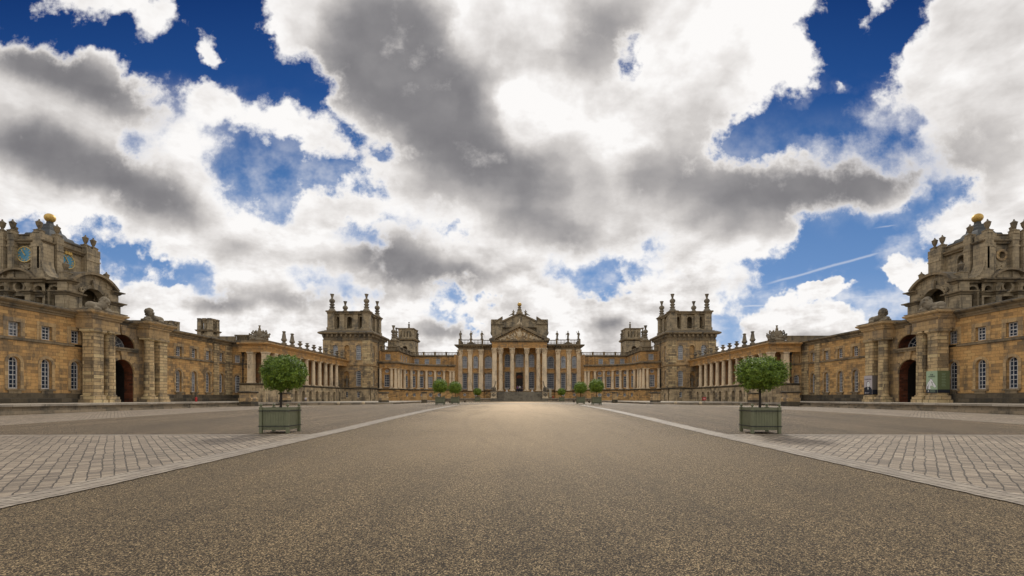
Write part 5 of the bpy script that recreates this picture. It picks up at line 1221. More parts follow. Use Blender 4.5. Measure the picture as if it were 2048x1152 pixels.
# people
def person(x, y, z, rot, top, legs, label, h=1.72, seated=False, key='a', bag=False):
    k = h/1.75
    if not seated:
        body = [((-.10,0,.45),(.075,.09,.42)), ((.10,.03,.45),(.075,.09,.42)), ((-.10,-.06,.05),(.05,.13,.05)), ((.10,-.03,.05),(.05,.13,.05)), ((0,0,.93),(.17,.12,.16)), ((0,0,1.2),(.18,.12,.26)), ((0,0,1.4),(.2,.1,.09)), ((0,0,1.52),(.055,.055,.09)), ((0,-.01,1.64),(.085,.1,.12)),
                ((-.24,0,1.2),(.05,.06,.2),(0,.12,0)), ((.24,0,1.2),(.05,.06,.2),(0,-.12,0)), ((-.27,-.06,.93),(.04,.05,.16),(.2,0,0)), ((.27,-.06,.93),(.04,.05,.16),(.2,0,0)), ((-.27,-.09,.76),(.035,.05,.07)), ((.27,-.09,.76),(.035,.05,.07)), ((0,-.11,1.63),(.02,.03,.03))]
        shirt = [((0,0,1.0),(.19,.135,.14)), ((0,0,1.2),(.195,.14,.27)), ((0,0,1.4),(.215,.12,.10)), ((-.245,0,1.27),(.065,.075,.17),(0,.12,0)), ((.245,0,1.27),(.065,.075,.17),(0,-.12,0))]
        trou = [((-.10,0,.5),(.09,.105,.42)), ((.10,.03,.5),(.09,.105,.42)), ((0,0,.9),(.18,.135,.14))]; hair = [((0,.03,1.69),(.095,.105,.11)), ((0,.07,1.62),(.08,.05,.12))]
    else:
        body = [((0,0,.42),(.17,.14,.14)), ((0,0,.7),(.17,.12,.26)), ((0,0,.98),(.05,.05,.08)), ((0,-.01,1.1),(.085,.1,.12)), ((-.1,-.25,.42),(.08,.26,.08)), ((.1,-.25,.42),(.08,.26,.08)), ((-.1,-.48,.2),(.06,.07,.22)), ((.1,-.48,.2),(.06,.07,.22)), ((-.1,-.55,.04),(.05,.13,.04)), ((.1,-.55,.04),(.05,.13,.04)), ((-.22,-.08,.66),(.05,.09,.18)), ((.22,-.08,.66),(.05,.09,.18)), ((-.15,-.25,.52),(.04,.15,.04)), ((.15,-.25,.52),(.04,.15,.04))]
        shirt = [((0,0,.7),(.19,.14,.27)), ((0,0,.88),(.21,.12,.1)), ((-.22,-.05,.72),(.065,.09,.16)), ((.22,-.05,.72),(.065,.09,.16))]
        trou = [((0,0,.42),(.19,.16,.13)), ((-.1,-.25,.42),(.095,.26,.095)), ((.1,-.25,.42),(.095,.26,.095)), ((-.1,-.48,.22),(.07,.08,.2)), ((.1,-.48,.22),(.07,.08,.2))]; hair = [((0,.03,1.15),(.095,.105,.11))]
    r = thing('person', label, 'person', (x, y, z))
    for nm, pts, mt in (('body', body, 'skin'), ('shirt', shirt, top), ('trousers', trou, legs), ('hair', hair, 'bark')):
        me = lump('%s_%s_%s' % (nm, mt, seated), pts, .025, mt); o = bpy.data.objects.new(nm, me); COL.objects.link(o); o.parent = r; o.scale = (k,k,k)
    r.rotation_euler = (0,0,rot)
person(-.55, 122.6, 3.3, .5, 'cloth_a', 'cloth_c', 'person in a purple top standing at the left of the entrance doorway', 1.65)
person(.05, 123.2, 3.3, -.3, 'cloth_b', 'cloth_c', 'person in a pale top standing in the middle of the entrance doorway', 1.8)
person(.75, 122.9, 3.3, -.8, 'cloth_c', 'cloth_c', 'person in dark clothes at the right of the entrance doorway', 1.7)
person(-36.4, 76.6, T2-.02, .6, 'cloth_b', 'cloth_c', 'person in a white shirt sitting low by the left colonnade doorways', 1.3, True)

# ------------------------------------------------------------------ planters and trees
def planter(parent_name='planter_box'):
    r = thing('planter_box', '', 'planter', (0,0,0), 'square wooden planters'); h = .5; q = .52
    p = MB()
    for sg in (-1, 1):
        n = 9
        for i in range(n):
            a = -.46+.92*i/n+.004; b = -.46+.92*(i+1)/n-.004
            p.box(a, b, sg*.495, sg*.515-.0*sg, .14, 1.02); p.box(sg*.495, sg*.515, a, b, .14, 1.02)
        p.box(-.47, .47, sg*.47, sg*.497, .13, 1.0); p.box(sg*.47, sg*.497, -.469, .469, .13, 1.0)
        p.box(-.47, .47, sg*.49, sg*.53, .93, 1.03); p.box(sg*.49, sg*.53, -.46, .46, .93, 1.031)
    p.build('side_panels', 'green', r)
    for sx in (-1, 1):
        for sy in (-1, 1):
            p = MB(); p.box(sx*.52-.055, sx*.52+.055, sy*.52-.055, sy*.52+.055, 0, 1.05); o = p.build('post', 'green', r)
            p = MB(); p.lathe(sx*.52, sy*.52, [(.035,1.05),(.02,1.075)], 10); p.sphere(sx*.52, sy*.52, 1.125, .06, 12, 8); p.build('ball_finial', 'green', o)
    for z in (.27, .88):
        p = MB(); p.sweep([(-.58,-.58),(.58,-.58),(.58,.58),(-.58,.58)], [(0,z),(.012,z),(.012,z+.035),(0,z+.035)], closed=True)
        for sx in (-1, 1):
            for sy in (-1, 1): p.sphere(sx*.585, sy*.585, z+.017, .022, 8, 6)
        p.build('iron_strap', 'black', r)
    p = MB(); p.box(-.465, .465, -.465, .465, .15, .93); p.build('soil', 'soil', r)
    return r
def crown_mesh(seed, n, rx, rz, size):
    rg = random.Random(seed); vs = []; fs = []
    from mathutils import noise as mn, Vector
    def shape(d):
        x, y, z = d; rad = 1.0
        zz = z if z > 0 else z*.82
        k = .97+.20*mn.noise(Vector((x*2.0+seed, y*2.0, z*2.0)))+.26*mn.noise(Vector((x*5+seed, y*5, z*5)))+.20*mn.noise(Vector((x*11+seed, y*11, z*11)))
        e = (abs(x)**2.4+abs(y)**2.4+abs(zz)**2.4)**(-1/2.4)
        return k*e
    for i in range(n):
        while True:
            x, y, z = rg.gauss(0,1), rg.gauss(0,1), rg.gauss(0,1); l = sqrt(x*x+y*y+z*z)
            if l > .01: break
        d = (x/l, y/l, z/l); k = shape(d); t = 1-abs(rg.gauss(0, .10)) if rg.random() < .85 else rg.uniform(.3, .9)
        if rg.random() < .03: t = rg.uniform(1.0, 1.07)
        c = Vector((d[0]*rx*k*t, d[1]*rx*k*t, d[2]*rz*k*t*(1 if d[2] > 0 else .95)))
        nrm = (Vector(d)+Vector((rg.uniform(-.8,.8), rg.uniform(-.8,.8), rg.uniform(-.5,.9)))).normalized()
        a = nrm.cross(Vector((rg.uniform(-1,1), rg.uniform(-1,1), rg.uniform(-1,1)))).normalized(); b = nrm.cross(a)
        s1 = size*rg.uniform(.7,1.3); s2 = s1*.42; o = len(vs)
        vs += [tuple(c-a*s1), tuple(c+b*s2+nrm*s2*.3), tuple(c+a*s1), tuple(c-b*s2+nrm*s2*.3)]
        fs += [(o,o+1,o+2),(o,o+2,o+3)]
    # inner mass
    bm = bmesh.new(); bmesh.ops.create_icosphere(bm, subdivisions=3, radius=1)
    o = len(vs)
    for v in bm.verts: k = shape(tuple(v.co.normalized()))*.84; vs.append((v.co.x*rx*k, v.co.y*rx*k, v.co.z*rz*k))
    for f in bm.faces: fs.append(tuple(v.index+o for v in f.verts))
    bm.free()
    me = bpy.data.meshes.new('crown'); me.from_pydata(vs, [], fs); me.update(); me.materials.append(M['leaf']); return me
CR = [crown_mesh(1, 26000, .80, .66, .036), crown_mesh(5, 26000, .88, .60, .036), crown_mesh(9, 6000, .98, .82, .06)]
def bay_tree(x, y, z, crown, label, cz=2.45, off=.15, sc=1):
    r = thing('bay_tree', label, 'tree', (x, y, z+.9), 'clipped trees in planters')
    t = MB(); t.tube((0,0,0), (.02,.01,.45), .055, .045, 10); t.tube((.02,.01,.45), (.0,0,cz-.9-.3), .045, .05, 10)
    for i in range(6): a = i*1.05; t.tube((0,0,cz-1.3), (off*.5+.4*cos(a), .4*sin(a), cz-.85), .032, .015, 6)
    o = t.build('trunk', 'bark'); o.parent = r
    c = bpy.data.objects.new('crown', CR[crown]); COL.objects.link(c); c.parent = r; c.location = (off, 0, cz-.9); c.scale = (sc,sc,sc)
P0 = planter(); first = True
spots = [(-9.85,18.55,0,2.48,.17,1,'left foreground potted tree'), (9.85,18.45,1,2.44,.05,1,'right foreground potted tree'),
         (-10.6,60.2,2,2.55,0,1,'left of the road, nearer of the small pair'), (-9.65,67.5,2,2.5,0,.98,'left of the road, farther of the small pair'), (-9.7,104,2,2.35,0,.92,'left of the portico steps, smallest and farthest'),
         (10.3,60.2,2,2.55,0,1,'right of the road, nearer of the small pair'), (9.3,68.5,2,2.5,0,.98,'right of the road, farther of the small pair'), (9.75,104,2,2.35,0,.92,'right of the portico steps, smallest and farthest')]
for i, (x, y, cr, cz, off, sc, where) in enumerate(spots):
    p = P0 if i == 0 else copy_tree(P0); z = gz(x, y)+.01
    p.location = (x, y, z); p.rotation_euler = (0, 0, radians([3,-4,1,-1,0,2,1,0][i]))
    p['label'] = 'sage green slatted wooden planter, ' + ['the large one in the left foreground','the large one in the right foreground','left of the road, nearer of the small pair','left of the road, farther of the small pair','farthest one left of the portico steps','right of the road, nearer of the small pair','right of the road, farther of the small pair','farthest one right of the portico steps'][i]
    bay_tree(x, y, z, cr, ['clipped round tree with a flat bottomed crown, large in the left foreground','clipped round tree with a wide crown, large in the right foreground'][i] if i < 2 else 'small clipped ball tree, '+where, cz, off, sc)

# ------------------------------------------------------------------ banners on the right gateway piers
def text_mesh(txt, size, bold=.0):
    c = bpy.data.curves.new('t', 'FONT'); c.body = txt; c.size = size; c.align_x = 'CENTER'; c.offset = bold; c.space_line = .9
    o = bpy.data.objects.new('t', c); COL.objects.link(o); bpy.context.view_layer.update()
    me = bpy.data.meshes.new_from_object(o.evaluated_get(bpy.context.evaluated_depsgraph_get())); bpy.data.objects.remove(o); return me
def on_court(me, name, parent, x, y, z, mat):
    """text on a wall facing the court on the right side (local x -> -y, local y -> +z)"""
    from mathutils import Matrix
    me.transform(Matrix(((0,0,-1,0),(-1,0,0,0),(0,1,0,0),(0,0,0,1)))); me.materials.clear(); me.materials.append(M[mat])
    pl = wloc(parent); o = bpy.data.objects.new(name, me); COL.objects.link(o); o.parent = parent; o.location = (x-pl[0], y-pl[1], z-pl[2]); return o
def banner(D0, z0, z1, ml, md, label):
    xp = XW[1]-1.15; h = .62; xf = xp-h; r = thing('banner', label, 'banner', (xf, D0, z0))
    p = MB(); p.box(xf-.02, xf, D0-h, D0+h, z0, z1); p.build('court_face', ml, r)
    p = MB(); p.box(xf, xp+h, D0-h-.02, D0-h, z0, z1); p.build('side_face', md, r)  # side face gets the darker cloth colour, shade painted in
    return r, xf-.022
Fb = None
def pan(r, xf, D0, pts, mat, name, d=0.0):
    mb = MB(); k = len(pts); mb.add([(xf-d, D0-u, z) for u, z in pts] + [(xf-d+.006, D0-u, z) for u, z in pts], [list(range(k)), list(range(k, 2*k))[::-1]] + [(i,(i+1) % k,k+(i+1) % k,k+i) for i in range(k)]); return mb.build(name, mat, r)
def ell(cx, cz, rx, rz, n=20): return [(cx+rx*cos(2*pi*i/n), cz+rz*sin(2*pi*i/n)) for i in range(n)]
D0 = 54.75
r, xf = banner(D0, 2.02, 4.30, 'ban_l', 'ban_d', 'tall grey banner with a suited bald man on the far pier of the right gateway')
on_court(text_mesh('CHURCHILL', .2, .006), 'lettering', r, xf-.004, D0, 3.80, 'ink'); on_court(text_mesh('~', .16, .004), 'lettering', r, xf-.004, D0, 4.0, 'ink')
pan(r, xf, D0, ell(0,3.28,.27,.36), 'ink', 'portrait_outline', .004); pan(r, xf, D0, ell(.03,3.26,.23,.32), 'paper', 'portrait_head', .010)
pan(r, xf, D0, [(-.62,2.02),(.62,2.02),(.62,2.6),(.45,2.85),(.2,2.98),(-.2,2.98),(-.5,2.88),(-.62,2.8)], 'ink', 'portrait_suit', .013)
pan(r, xf, D0, [(-.12,2.97),(.02,2.55),(.14,2.97)], 'paper', 'portrait_shirt', .018); pan(r, xf, D0, [(-.12,2.93),(.12,2.82),(.12,2.94),(-.12,2.82)], 'ink', 'portrait_bow_tie', .023)
pan(r, xf, D0, [(-.14,3.33),(.2,3.33),(.2,3.29),(-.14,3.29)], 'ban_d', 'portrait_brow', .016); pan(r, xf, D0, [(-.06,3.08),(.14,3.08),(.14,3.05),(-.06,3.05)], 'ban_d', 'portrait_mouth', .016)
pk = MB(); pk.box(XW[1]-1.77, XW[1]-.53, D0-.66, D0-.642, 2.02, 2.6); pk.build('side_base', 'ink', r)
pan(r, xf, D0, ell(-.42,2.22,.06,.06,10), 'paper', 'logo', .018); pan(r, xf, D0, [(-.3,2.24),(.2,2.24),(.2,2.27),(-.3,2.27)], 'ban_l', 'small_print', .018); pan(r, xf, D0, [(-.3,2.17),(.12,2.17),(.12,2.2),(-.3,2.2)], 'ban_l', 'small_print', .018)
D0 = 46.3
r, xf = banner(D0, 2.12, 4.38, 'green_l', 'green_d', 'green banner with a white horse head on the near pier of the right gateway')
on_court(text_mesh('THE\nSTABLES', .2, .006), 'lettering', r, xf-.004, D0, 3.92, 'ink'); on_court(text_mesh('~', .16, .004), 'lettering', r, xf-.004, D0, 4.14, 'ink')
horse = [(-.6,2.52),(-.56,2.9),(-.42,3.2),(-.2,3.42),(-.12,3.62),(-.04,3.46),(.04,3.58),(.08,3.42),(.2,3.2),(.38,2.98),(.48,2.82),(.46,2.7),(.34,2.66),(.24,2.76),(.06,2.86),(-.1,2.88),(-.18,2.75),(-.1,2.52)]
pan(r, xf, D0, [(u*1.06, (z-2.52)*1.05+2.50) for u, z in horse], 'ink', 'horse_outline', .004); pan(r, xf, D0, horse, 'paper', 'horse_head', .010)
pan(r, xf, D0, [(-.40,2.52),(-.36,2.9),(-.22,3.25),(-.3,3.05),(-.46,2.8),(-.48,2.52)], 'ink', 'horse_mane', .014); pan(r, xf, D0, ell(.06,3.2,.035,.04,8), 'ink', 'horse_eye', .014)
pan(r, xf, D0, [(-.05,3.3),(.0,3.3),(.2,2.85),(.15,2.83)], 'ban_d', 'horse_bridle', .014)
pan(r, xf, D0, [(-.62,2.12),(.62,2.12),(.62,2.46),(-.62,2.46)], 'ink', 'text_band', .014); pan(r, xf, D0, ell(-.36,2.32,.06,.07,10), 'paper', 'logo', .019)
for i in range(3): pan(r, xf, D0, [(-.2,2.38-.08*i),(.4,2.38-.08*i),(.4,2.36-.08*i),(-.2,2.36-.08*i)], 'green_l', 'small_print', .019)
pk = MB(); pk.box(XW[1]-1.77, XW[1]-.53, D0-.66, D0-.642, 2.12, 2.46); pk.build('side_base', 'ink', r)
mb = MB()
for i in range(9): mb.box(xf+.55-.12, xf+.55+.3-.06*(i % 2), D0-.65, D0-.642, 4.1-.16*i, 4.13-.16*i)
mb.build('small_print', 'green_l', r)

# ------------------------------------------------------------------ world: Nishita sky with a procedural broken cloud deck
import numpy as np
w = bpy.data.worlds.new('World'); S.world = w; w.use_nodes = True; nt = w.node_tree; g = N(nt)
bg = nt.nodes['Background']; STR = .1; bg.inputs[1].default_value = STR
tc = g.n('ShaderNodeTexCoord'); d = tc.outputs['Generated']
nrmd = g.vm('NORMALIZE', d); sp = g.n('ShaderNodeSeparateXYZ'); g.L(nrmd, sp.inputs[0]); dx, dy, dz = sp.outputs
ys = g.m('MAXIMUM', dy, .44)
uv = g.n('ShaderNodeCombineXYZ'); g.L(g.m('DIVIDE', dx, ys), uv.inputs[0]); g.L(g.m('DIVIDE', dz, ys), uv.inputs[1]); UV = uv.outputs[0]
frontf = g.sm(dy, .30, .46)
zz = g.m('ADD', g.m('MAXIMUM', dz, 0), .28); pv = g.n('ShaderNodeCombineXYZ'); g.L(g.m('DIVIDE', dx, zz), pv.inputs[0]); g.L(g.m('DIVIDE', dy, zz), pv.inputs[1]); PV = pv.outputs[0]
wn = g.noise(UV, 2.6, 2, .5, out=1); wn2 = g.noise(UV, 10, 4, .65, out=1)
W1 = g.vm('MULTIPLY', g.vm('SUBTRACT', wn, (.5,.5,.5)), (.07,.06,0)); W2 = g.vm('MULTIPLY', g.vm('SUBTRACT', wn2, (.5,.5,.5)), (.13,.10,0))
wsoft = g.vm('ADD', UV, W1); wv = g.vm('ADD', wsoft, W2)
# large cloud masses: two smooth fields over direction, each written as a short sum of products of 1-D curves
U0, U1, V0, V1 = -250.0, 2298.0, -190.0, 830.0; NU, NV, RANK = 76, 44, 21
gx, gy = np.meshgrid(np.linspace(U0, U1, NU), np.linspace(V0, V1, NV))
def sdf(poly):
    d2 = np.full(gx.shape, 1e12); ins = np.zeros(gx.shape, bool); n = len(poly)
    for i in range(n):
        (ax, ay), (bx, by) = poly[i], poly[(i+1) % n]; ex, ey = bx-ax, by-ay
        t = np.clip(((gx-ax)*ex+(gy-ay)*ey)/(ex*ex+ey*ey+1e-9), 0, 1); d2 = np.minimum(d2, (gx-ax-t*ex)**2+(gy-ay-t*ey)**2)
        c = ((ay > gy) != (by > gy)) & (gx < (bx-ax)*(gy-ay)/(by-ay+1e-9)+ax); ins ^= c
    return np.where(ins, -1, 1)*np.sqrt(d2)
def ellr(px, py, rx, ry, ang):
    a = radians(ang); X = (gx-px)*cos(a)+(gy-py)*sin(a); Y = -(gx-px)*sin(a)+(gy-py)*cos(a); return np.sqrt((X/rx)**2+(Y/ry)**2)
HOLES = [
 [(-260,-200),(70,-200),(60,0),(50,30),(110,52),(200,50),(260,58),(330,80),(362,45),(345,0),(345,-200),(500,-200),(500,0),(515,60),(540,110),(590,140),(640,185),(648,222),(610,208),(560,195),(535,165),(520,190),(480,145),(440,95),(400,68),(380,78),(425,110),(435,145),(400,150),(370,150),(345,160),(325,140),(300,120),(275,85),(220,62),(170,60),(140,76),(100,66),(60,60),(20,52),(-260,50)],
 [(325,150),(350,170),(382,230),(362,232),(330,190)],
 [(420,260),(455,262),(500,275),(560,285),(600,310),(640,335),(685,355),(690,372),(650,380),(600,372),(570,395),(560,418),(530,412),(480,388),(445,380),(425,345),(405,320),(412,285)],
 [(275,280),(330,284),(335,300),(285,300)], [(650,268),(700,262),(760,285),(792,300),(790,335),(750,322),(720,305),(680,302)], [(690,325),(720,345),(765,380),(740,395),(700,360)],
 [(190,498),(260,502),(330,515),(400,538),(415,562),(340,558),(280,552),(250,560),(225,545),(200,530)], [(120,446),(210,448),(220,472),(150,468)], [(30,435),(80,435),(75,450),(30,448)],
 [(1465,300),(1490,262),(1540,222),(1560,200),(1600,190),(1620,170),(1650,145),(1660,110),(1640,60),(1650,0),(1670,-200),(1730,-200),(1700,60),(1720,110),(1750,80),(1760,50),(1790,15),(1850,-200),(1890,-200),(1835,20),(1795,80),(1755,120),(1745,170),(1740,215),(1728,240),(1760,258),(1815,258),(1840,295),(1800,305),(1750,292),(1700,287),(1650,292),(1600,287),(1560,294),(1520,303)],
 [(1790,440),(1850,415),(1895,372),(1905,385),(1865,430),(1820,450)],
 [(1430,625),(1520,600),(1545,578),(1515,560),(1560,530),(1600,500),(1700,450),(1800,438),(1850,450),(1830,490),(1885,500),(1860,530),(1820,520),(1790,545),(1830,570),(1900,600),(1900,670),(1740,660),(1700,620),(1640,600),(1560,615),(1515,655),(1430,665)],
 [(1095,535),(1150,533),(1200,543),(1290,538),(1345,546),(1343,562),(1300,558),(1240,562),(1190,566),(1130,548)], [(1290,482),(1325,484),(1325,502),(1300,500)], [(1255,110),(1268,105),(1272,120),(1262,138),(1252,130)],
 [(770,430),(830,432),(880,438),(920,460),(905,475),(870,458),(820,452)], [(690,450),(740,458),(742,492),(705,490)], [(590,535),(650,540),(755,572),(745,588),(660,570),(600,565)], [(840,632),(930,630),(930,646),(850,646)], [(900,585),(960,588),(955,604),(905,602)]]
Df = np.full(gx.shape, .50)
for h in HOLES:
    s_ = sdf(h); big = (h[0][1] < 100 or h[0][0] > 1400) ; mid = h[0] in ((420,260), (190,498)); Df = np.minimum(Df, np.clip(s_*.0085-(.18 if big else .06 if mid else -.02), -.7 if big else -.31 if mid else -.20, .5))
for (px, py, rx, ry, ang, wt) in [(418,108,60,17,48,.22),(480,165,55,18,40,.30),(455,120,50,14,60,.15),(1640,578,62,20,-8,.6),(1660,570,40,14,0,.3),(1820,545,55,30,0,.6),(1615,660,120,55,0,.7),(1560,672,60,40,0,.5),(1690,675,70,35,0,.5),(1690,170,40,14,0,.12)]:
    Df = np.maximum(Df, wt-.95*np.maximum(ellr(px,py,rx,ry,ang)-.35, 0))
GREY = [
 (60,120,190,58,15,.8),(190,165,220,72,22,1.0),(260,215,130,50,20,.4),(60,300,190,65,22,.8),(200,345,270,85,24,1.1),(340,405,130,55,20,.6),
 (760,40,190,120,0,.75),(790,130,260,170,20,.9),(880,230,240,150,25,.75),(700,140,150,120,10,.4),(930,310,140,150,40,.6),(1080,140,190,75,-10,.6),(1180,80,160,130,-15,.5),(1230,30,130,100,0,.6),(1120,240,90,150,20,.25),
 (1200,300,200,100,0,.42),(1380,240,130,160,25,.42),(1450,100,150,140,0,.25),(1290,360,210,75,-12,.42),(1060,380,140,100,30,.5),(1050,450,130,60,10,.6),(1160,480,130,50,-15,.55),(1000,340,130,80,20,.3),
 (810,525,160,70,4,1.1),(760,500,80,50,0,.3),(960,550,60,28,0,.5),(900,560,130,38,0,.4),
 (1600,375,310,90,-8,1.15),(1780,335,190,62,5,.7),(1470,400,160,85,-10,.35),(1700,400,160,48,-12,.3),
 (1980,200,170,200,20,.32),(2010,330,140,100,0,.35),(650,415,70,22,8,.45),(480,500,100,30,8,.5),(560,590,140,30,4,.85),(440,615,80,28,4,1.0),(330,575,80,20,0,.4),(1020,600,80,26,10,.55),(1110,580,80,28,0,.4),(1215,640,75,22,0,1.0),(1215,612,90,16,0,.4),(890,662,80,28,0,1.1),(1190,668,70,16,0,.6),(1620,690,120,28,0,.6),(610,490,60,25,0,.3),(520,540,80,18,10,.3),(1330,560,90,20,0,.2),(1500,470,110,45,0,.3),(740,600,90,18,0,.35),
 (1010,50,130,95,0,-1.2),(1065,215,110,95,-40,-1.4),(1275,190,170,60,-65,-1.1),(640,60,70,80,0,-.4),(1400,60,60,160,20,-.3)]
Gf = np.zeros(gx.shape)
for (px, py, rx, ry, ang, wt) in GREY: r_ = ellr(px,py,rx*1.05,ry*1.1,ang); Gf += wt*np.exp(-1.9*r_**2)
Gf = np.clip(Gf, -.4, 1.3)
ui = g.n('ShaderNodeMapRange'); uj = g.n('ShaderNodeMapRange')
def coords(vec):
    s_ = g.n('ShaderNodeSeparateXYZ'); g.L(vec, s_.inputs[0])
    a = g.m('MULTIPLY_ADD', s_.outputs[0], 900/(U1-U0), (VX-U0)/(U1-U0), clamp=True); b = g.m('MULTIPLY_ADD', s_.outputs[1], -900/(V1-V0), (VY-V0)/(V1-V0), clamp=True)
    oa = g.n('ShaderNodeCombineColor'); ob = g.n('ShaderNodeCombineColor')
    for i in range(3): g.L(a, oa.inputs[i]); g.L(b, ob.inputs[i])
    return oa.outputs[0], ob.outputs[0]
nt.nodes.remove(ui); nt.nodes.remove(uj)
def field(A, vec):
    u_, s_, vt = np.linalg.svd(A, full_matrices=False); ca, cb = coords(vec); acc = None
    print('field rank error', np.abs(A-(u_[:, :RANK]*s_[:RANK])@vt[:RANK]).max())
    for k in range(0, RANK, 3):
        nodes = []; scl = []
        for (src, cc, n) in ((vt, ca, NU), (u_.T, cb, NV)):
            c = g.n('ShaderNodeRGBCurve'); g.L(cc, c.inputs['Color']); mp = c.mapping; mp.use_clip = False; sc_ = []
            for j in range(3):
                v = src[k+j]; mx = np.abs(v).max(); sc_.append(mx); cv = mp.curves[j]
                while len(cv.points) < n: cv.points.new(.5, .5)
                for i in range(n): p = cv.points[i]; p.location = (i/(n-1), float(.5+.5*v[i]/mx)); p.handle_type = 'AUTO'
            mp.update(); o = g.n('ShaderNodeVectorMath', operation='MULTIPLY_ADD'); g.L(c.outputs[0], o.inputs[0]); o.inputs[1].default_value = (2,2,2); o.inputs[2].default_value = (-1,-1,-1)
            nodes.append(o.outputs[0]); scl.append(sc_)
        wts = tuple(float(s_[k+j]*scl[0][j]*scl[1][j]) for j in range(3))
        pr = g.vm('MULTIPLY', nodes[0], nodes[1]); dt = g.n('ShaderNodeVectorMath', operation='DOT_PRODUCT'); g.L(pr, dt.inputs[0]); dt.inputs[1].default_value = wts
        acc = dt.outputs['Value'] if acc is None else g.m('ADD', acc, dt.outputs['Value'])
    return acc
D0_ = field(Df, wv)
fA = g.noise(PV, 2.4, 6, .60); fB = g.noise(UV, 6.0, 8, .68)
elev = g.m('DIVIDE', dz, ys)
D0m = g.m('ADD', g.m('MULTIPLY', D0_, frontf), g.m('MULTIPLY', .25, g.m('SUBTRACT', 1, frontf)))
vo = g.n('ShaderNodeTexVoronoi', feature='F1'); g.L(g.vm('ADD', UV, g.vm('MULTIPLY', W2, (.5,.5,0))), vo.inputs['Vector']); vo.inputs['Scale'].default_value = 13
try: vo.normalize = True; vo.inputs['Detail'].default_value = 1.0; vo.inputs['Roughness'].default_value = .55
except Exception: pass
puff = g.m('SUBTRACT', .33, vo.outputs['Distance'])
ff = g.m('ADD', g.m('MULTIPLY', g.m('SUBTRACT', fA, .5), .5), g.m('ADD', g.m('MULTIPLY', puff, .75), g.m('MULTIPLY', g.m('SUBTRACT', fB, .5), 1.25)))
s2 = g.n('ShaderNodeSeparateXYZ'); g.L(wn2, s2.inputs[0]); DD = g.m('ADD', g.m('ADD', D0m, ff), g.m('MULTIPLY', g.m('SUBTRACT', g.m('SUBTRACT', s2.outputs[0], .5), -.04), g.sm(elev, .38, .15, 0, 1.7))); s1 = g.n('ShaderNodeSeparateXYZ'); g.L(wn, s1.inputs[0])
veil = g.m('MULTIPLY', g.sm(g.m('ADD', g.m('MULTIPLY', s2.outputs[0], .45), g.m('MULTIPLY', fA, .75)), .54, .82), g.sm(elev, .66, .42, 0, .8))
su = g.n('ShaderNodeSeparateXYZ'); g.L(g.vm('ADD', UV, g.vm('MULTIPLY', W2, (.08,.08,0))), su.inputs[0]); tr_ = None
for (xa, ya, xb, yb, wd, st) in ((1440,616,1840,586,3.6,.42),(1515,573,1790,497,3.8,.34),(1738,458,1810,448,2.5,.45)):   # aircraft trails
    ua, va, ub, vb = (xa-VX)/900, (VY-ya)/900, (xb-VX)/900, (VY-yb)/900; l = sqrt((ub-ua)**2+(vb-va)**2); ex, ey = (ub-ua)/l, (vb-va)/l
    al = g.m('ADD', g.m('MULTIPLY', su.outputs[0], ex), g.m('MULTIPLY_ADD', su.outputs[1], ey, -(ua*ex+va*ey)))
    pe_ = g.m('ABSOLUTE', g.m('ADD', g.m('MULTIPLY', su.outputs[0], -ey), g.m('MULTIPLY_ADD', su.outputs[1], ex, ua*ey-va*ex)))
    t_ = g.m('MULTIPLY', g.m('MULTIPLY', g.sm(pe_, wd/900, 0, 0, st), g.sm(al, 0, .06)), g.sm(al, l, l-.06)); tr_ = t_ if tr_ is None else g.m('MAXIMUM', tr_, t_)
wisp = g.m('MULTIPLY', g.sm(s1.outputs[0], .42, .64), g.sm(elev, .74, .58))
cv = g.m('ADD', g.m('MULTIPLY', g.sm(DD, -.10, .16), g.m('SUBTRACT', 1, wisp)), g.m('MULTIPLY', g.sm(DD, -.42, .30), wisp))
cover = g.m('MAXIMUM', g.m('MAXIMUM', cv, veil), tr_)
wg = g.vm('ADD', wsoft, g.vm('MULTIPLY', W2, (.5,.5,0)))
GG = g.m('MULTIPLY', field(Gf, wg), frontf)
gsum = g.m('ADD', g.m('SUBTRACT', GG, g.m('MULTIPLY', puff, .55)), g.m('ADD', g.m('MULTIPLY', g.m('SUBTRACT', s1.outputs[2], .50), .5), g.m("MULTIPLY", g.m("SUBTRACT", fA, .50), .5)))
thick = g.sm(DD, .0, .42)
off = g.vm('ADD', PV, (0.0, -.10, 0)); fA2 = g.noise(off, 2.4, 6, .60); rel = g.m('SUBTRACT', fA2, fA)
soft = g.sm(gsum, .05, 1.5)
lowz = g.sm(elev, .42, .12)
base = g.m('ADD', g.m('MULTIPLY', soft, .95), g.m('MULTIPLY', g.m('ADD', g.m('SUBTRACT', s2.outputs[2], .5), g.m('MULTIPLY', lowz, .02)), g.m('MULTIPLY_ADD', lowz, .85, .15)))
lit = g.m('SUBTRACT', 1.15, soft)
shade = g.m('MULTIPLY', g.m('ADD', base, g.m('MULTIPLY', g.m('MAXIMUM', g.m('ADD', rel, .04), -.12), g.m('MULTIPLY', lit, 1.25))), g.m('ADD', .12, g.m('MULTIPLY', thick, .88)), clamp=True)
rp = g.n('ShaderNodeValToRGB'); g.L(shade, rp.inputs[0]); e = rp.color_ramp.elements
e[0].position = 0; e[0].color = (1.0,.98,.965,1); e[1].position = 1; e[1].color = (.195,.19,.202,1)
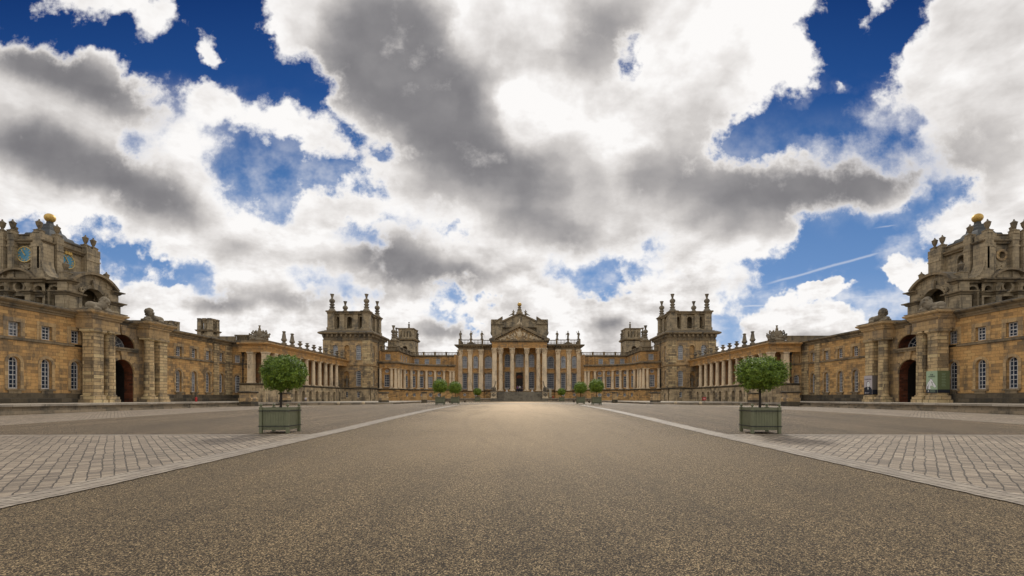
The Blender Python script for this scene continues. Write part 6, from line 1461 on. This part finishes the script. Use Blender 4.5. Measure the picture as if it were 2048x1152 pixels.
e.new(.10).color = (.87,.84,.82,1); e.new(.28).color = (.66,.63,.61,1); e.new(.55).color = (.44,.42,.415,1); e.new(.78).color = (.30,.29,.297,1)
sky = g.n('ShaderNodeTexSky', sky_type='NISHITA'); sky.sun_disc = False; sky.sun_elevation = radians(36.5); sky.sun_rotation = 0; sky.air_density = 1.0; sky.dust_density = .3; sky.ozone_density = 2.5
br_ = g.n('ShaderNodeValToRGB'); g.L(elev, br_.inputs[0]); e = br_.color_ramp.elements
e[0].position = .12; e[0].color = (.36,.50,.72,1); e[1].position = .90; e[1].color = (.006,.032,.15,1)
e.new(.28).color = (.17,.31,.57,1); e.new(.48).color = (.085,.20,.44,1); e.new(.68).color = (.018,.075,.26,1)
bl = g.vm('SCALE', br_.outputs[0]); bl.node.inputs['Scale'].default_value = 1/STR
tint = g.mix(1.0, sky.outputs[0], (.10,.30,.62), 'MULTIPLY'); blue = g.mix(.85, tint, bl)
cl = g.vm('SCALE', rp.outputs[0]); cl.node.inputs['Scale'].default_value = 1/STR*.98
g.L(g.mix(cover, blue, cl), bg.inputs[0])

sun = bpy.data.lights.new('sun', 'SUN'); sun.energy = 2.0; sun.angle = radians(9); sun.color = (1,.94,.85)
so = bpy.data.objects.new('sun', sun); COL.objects.link(so); so.rotation_euler = (radians(90-36.5)*-1, 0, radians(0)); 
# sun shines from ahead (+y) and above, towards the camera
from mathutils import Vector
dirv = Vector((0.10, cos(radians(38)), sin(radians(38)))); so.rotation_euler = dirv.to_track_quat('Z', 'Y').to_euler(); so.location = (0, 60, 60)
sky.sun_rotation = atan2(dirv.x, dirv.y); sky.sun_elevation = radians(38)

cam = bpy.data.cameras.new('camera'); co = bpy.data.objects.new('camera', cam); COL.objects.link(co); S.camera = co
cam.sensor_width = 36; cam.lens = 36*F_PX/2048; co.location = (0, 0, EYE); co.rotation_euler = (pi/2, 0, 0)
cam.shift_x = -(VX-1024)/2048; cam.shift_y = (VY-576)/2048; cam.clip_end = 5000
S.view_settings.view_transform = 'Standard'; S.view_settings.look = 'None'; S.view_settings.exposure = 0; S.view_settings.gamma = 1
S.render.engine = 'CYCLES'
